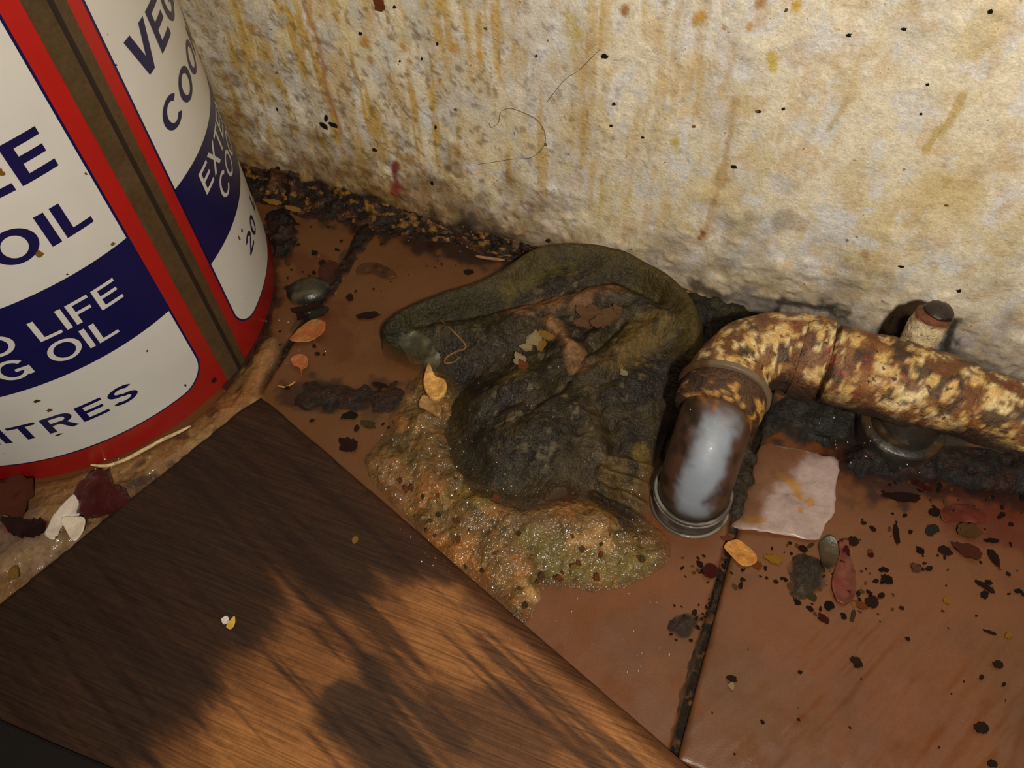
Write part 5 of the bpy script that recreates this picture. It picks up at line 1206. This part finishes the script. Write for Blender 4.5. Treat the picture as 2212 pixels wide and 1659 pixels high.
# ------------------------------------------------------------------ small clear drops added so the wet grease shows glints
mt, nt, p_ = new_mat('glint_drop')
p_.inputs['Base Color'].default_value = rgba((70, 50, 26)); p_.inputs['Roughness'].default_value = 0.09; p_.inputs['Specular IOR Level'].default_value = 0.7
tr = nt.nodes.new('ShaderNodeBsdfTransparent'); gl = nt.nodes.new('ShaderNodeBsdfGlossy'); gl.inputs['Roughness'].default_value = 0.28
mx = nt.nodes.new('ShaderNodeMixShader'); mx.inputs[0].default_value = 0.16
nt.links.new(tr.outputs[0], mx.inputs[1]); nt.links.new(gl.outputs[0], mx.inputs[2]); nt.links.new(mx.outputs[0], nt.nodes['Material Output'].inputs['Surface'])
M['drop'] = mt
def drops(name, regions, label, seed):
    rg = random.Random(seed); V, F = [], []
    nr, na = 5, 12
    for poly, n, r0, r1 in regions:
        P = np.array(poly, float); lo, hi = P.min(0), P.max(0); k = 0
        while k < n:
            u, v = rg.uniform(lo[0], hi[0]), rg.uniform(lo[1], hi[1])
            if sdpoly(np.array([u]), np.array([v]), P)[0] < 0: continue
            k += 1
            c = surf(u, v); r = r0 + (r1 - r0) * rg.random() ** 2; e = rg.uniform(0.55, 1.0); th = rg.uniform(0, 6.3); b = len(V)
            V.append((c[0], c[1], c[2] + r * 0.62))
            for i in range(1, nr + 1):
                a = i / nr * math.pi / 2
                for j in range(na):
                    w = 2 * math.pi * j / na; x, y = r * math.sin(a) * math.cos(w), r * e * math.sin(a) * math.sin(w)
                    V.append((c[0] + x * math.cos(th) - y * math.sin(th), c[1] + x * math.sin(th) + y * math.cos(th), c[2] + r * 0.62 * math.cos(a) - 0.0003))
            for j in range(na): F.append((b, b + 1 + j, b + 1 + (j + 1) % na))
            for i in range(nr - 1):
                for j in range(na):
                    q = b + 1 + i * na; F.append((q + j, q + na + j, q + na + (j + 1) % na, q + (j + 1) % na))
    o = link(name, mesh_from(name, V, F), M['drop']); tag(o, label, 'oil drops', None, 'stuff')  # clear drops added for glints
drops('glint_drops', [([(840, 880), (1000, 900), (1010, 1060), (1300, 1090), (1450, 1180), (1400, 1240), (1150, 1300), (1050, 1270), (880, 1120), (800, 1010)], 130, 0.0007, 0.0022),
                    ([(1000, 1040), (1260, 1040), (1240, 1075), (1030, 1075)], 14, 0.0006, 0.0016), ([(940, 820), (1250, 780), (1300, 1000), (1050, 1040), (960, 960)], 30, 0.0006, 0.0014), ([(1250, 1060), (1420, 1010), (1410, 1140), (1290, 1100)], 14, 0.0006, 0.0016),
                    ([(850, 1130), (990, 1210), (960, 1260), (870, 1210)], 16, 0.0005, 0.0012)], 'tiny clear drops added for glints on the amber grease and the rag heap', 91)
drops('glint_drops', [([(120, 1030), (400, 920), (560, 770), (590, 800), (480, 900), (300, 1060), (60, 1180)], 46, 0.0006, 0.0020)], 'tiny clear drops added for glints between the oil tin and the board', 92)
drops('glint_drops', [([(560, 380), (760, 440), (1050, 530), (1040, 560), (760, 490), (570, 430)], 34, 0.0006, 0.0016), ([(580, 500), (760, 560), (700, 800), (560, 800)], 22, 0.0005, 0.0014)], 'tiny clear drops added for glints on the dark grime below the wall', 93)
drops('glint_drops', [([(1150, 1290), (1420, 1270), (1500, 1350), (1440, 1560), (1330, 1480)], 26, 0.0005, 0.0016), ([(1700, 860), (1850, 890), (2000, 1020), (1850, 1020)], 16, 0.0006, 0.0016), ([(1440, 830), (1640, 830), (1600, 930), (1430, 930)], 8, 0.0005, 0.0012)], 'tiny clear drops added for glints around the pipe and on the tile beside the board', 94)
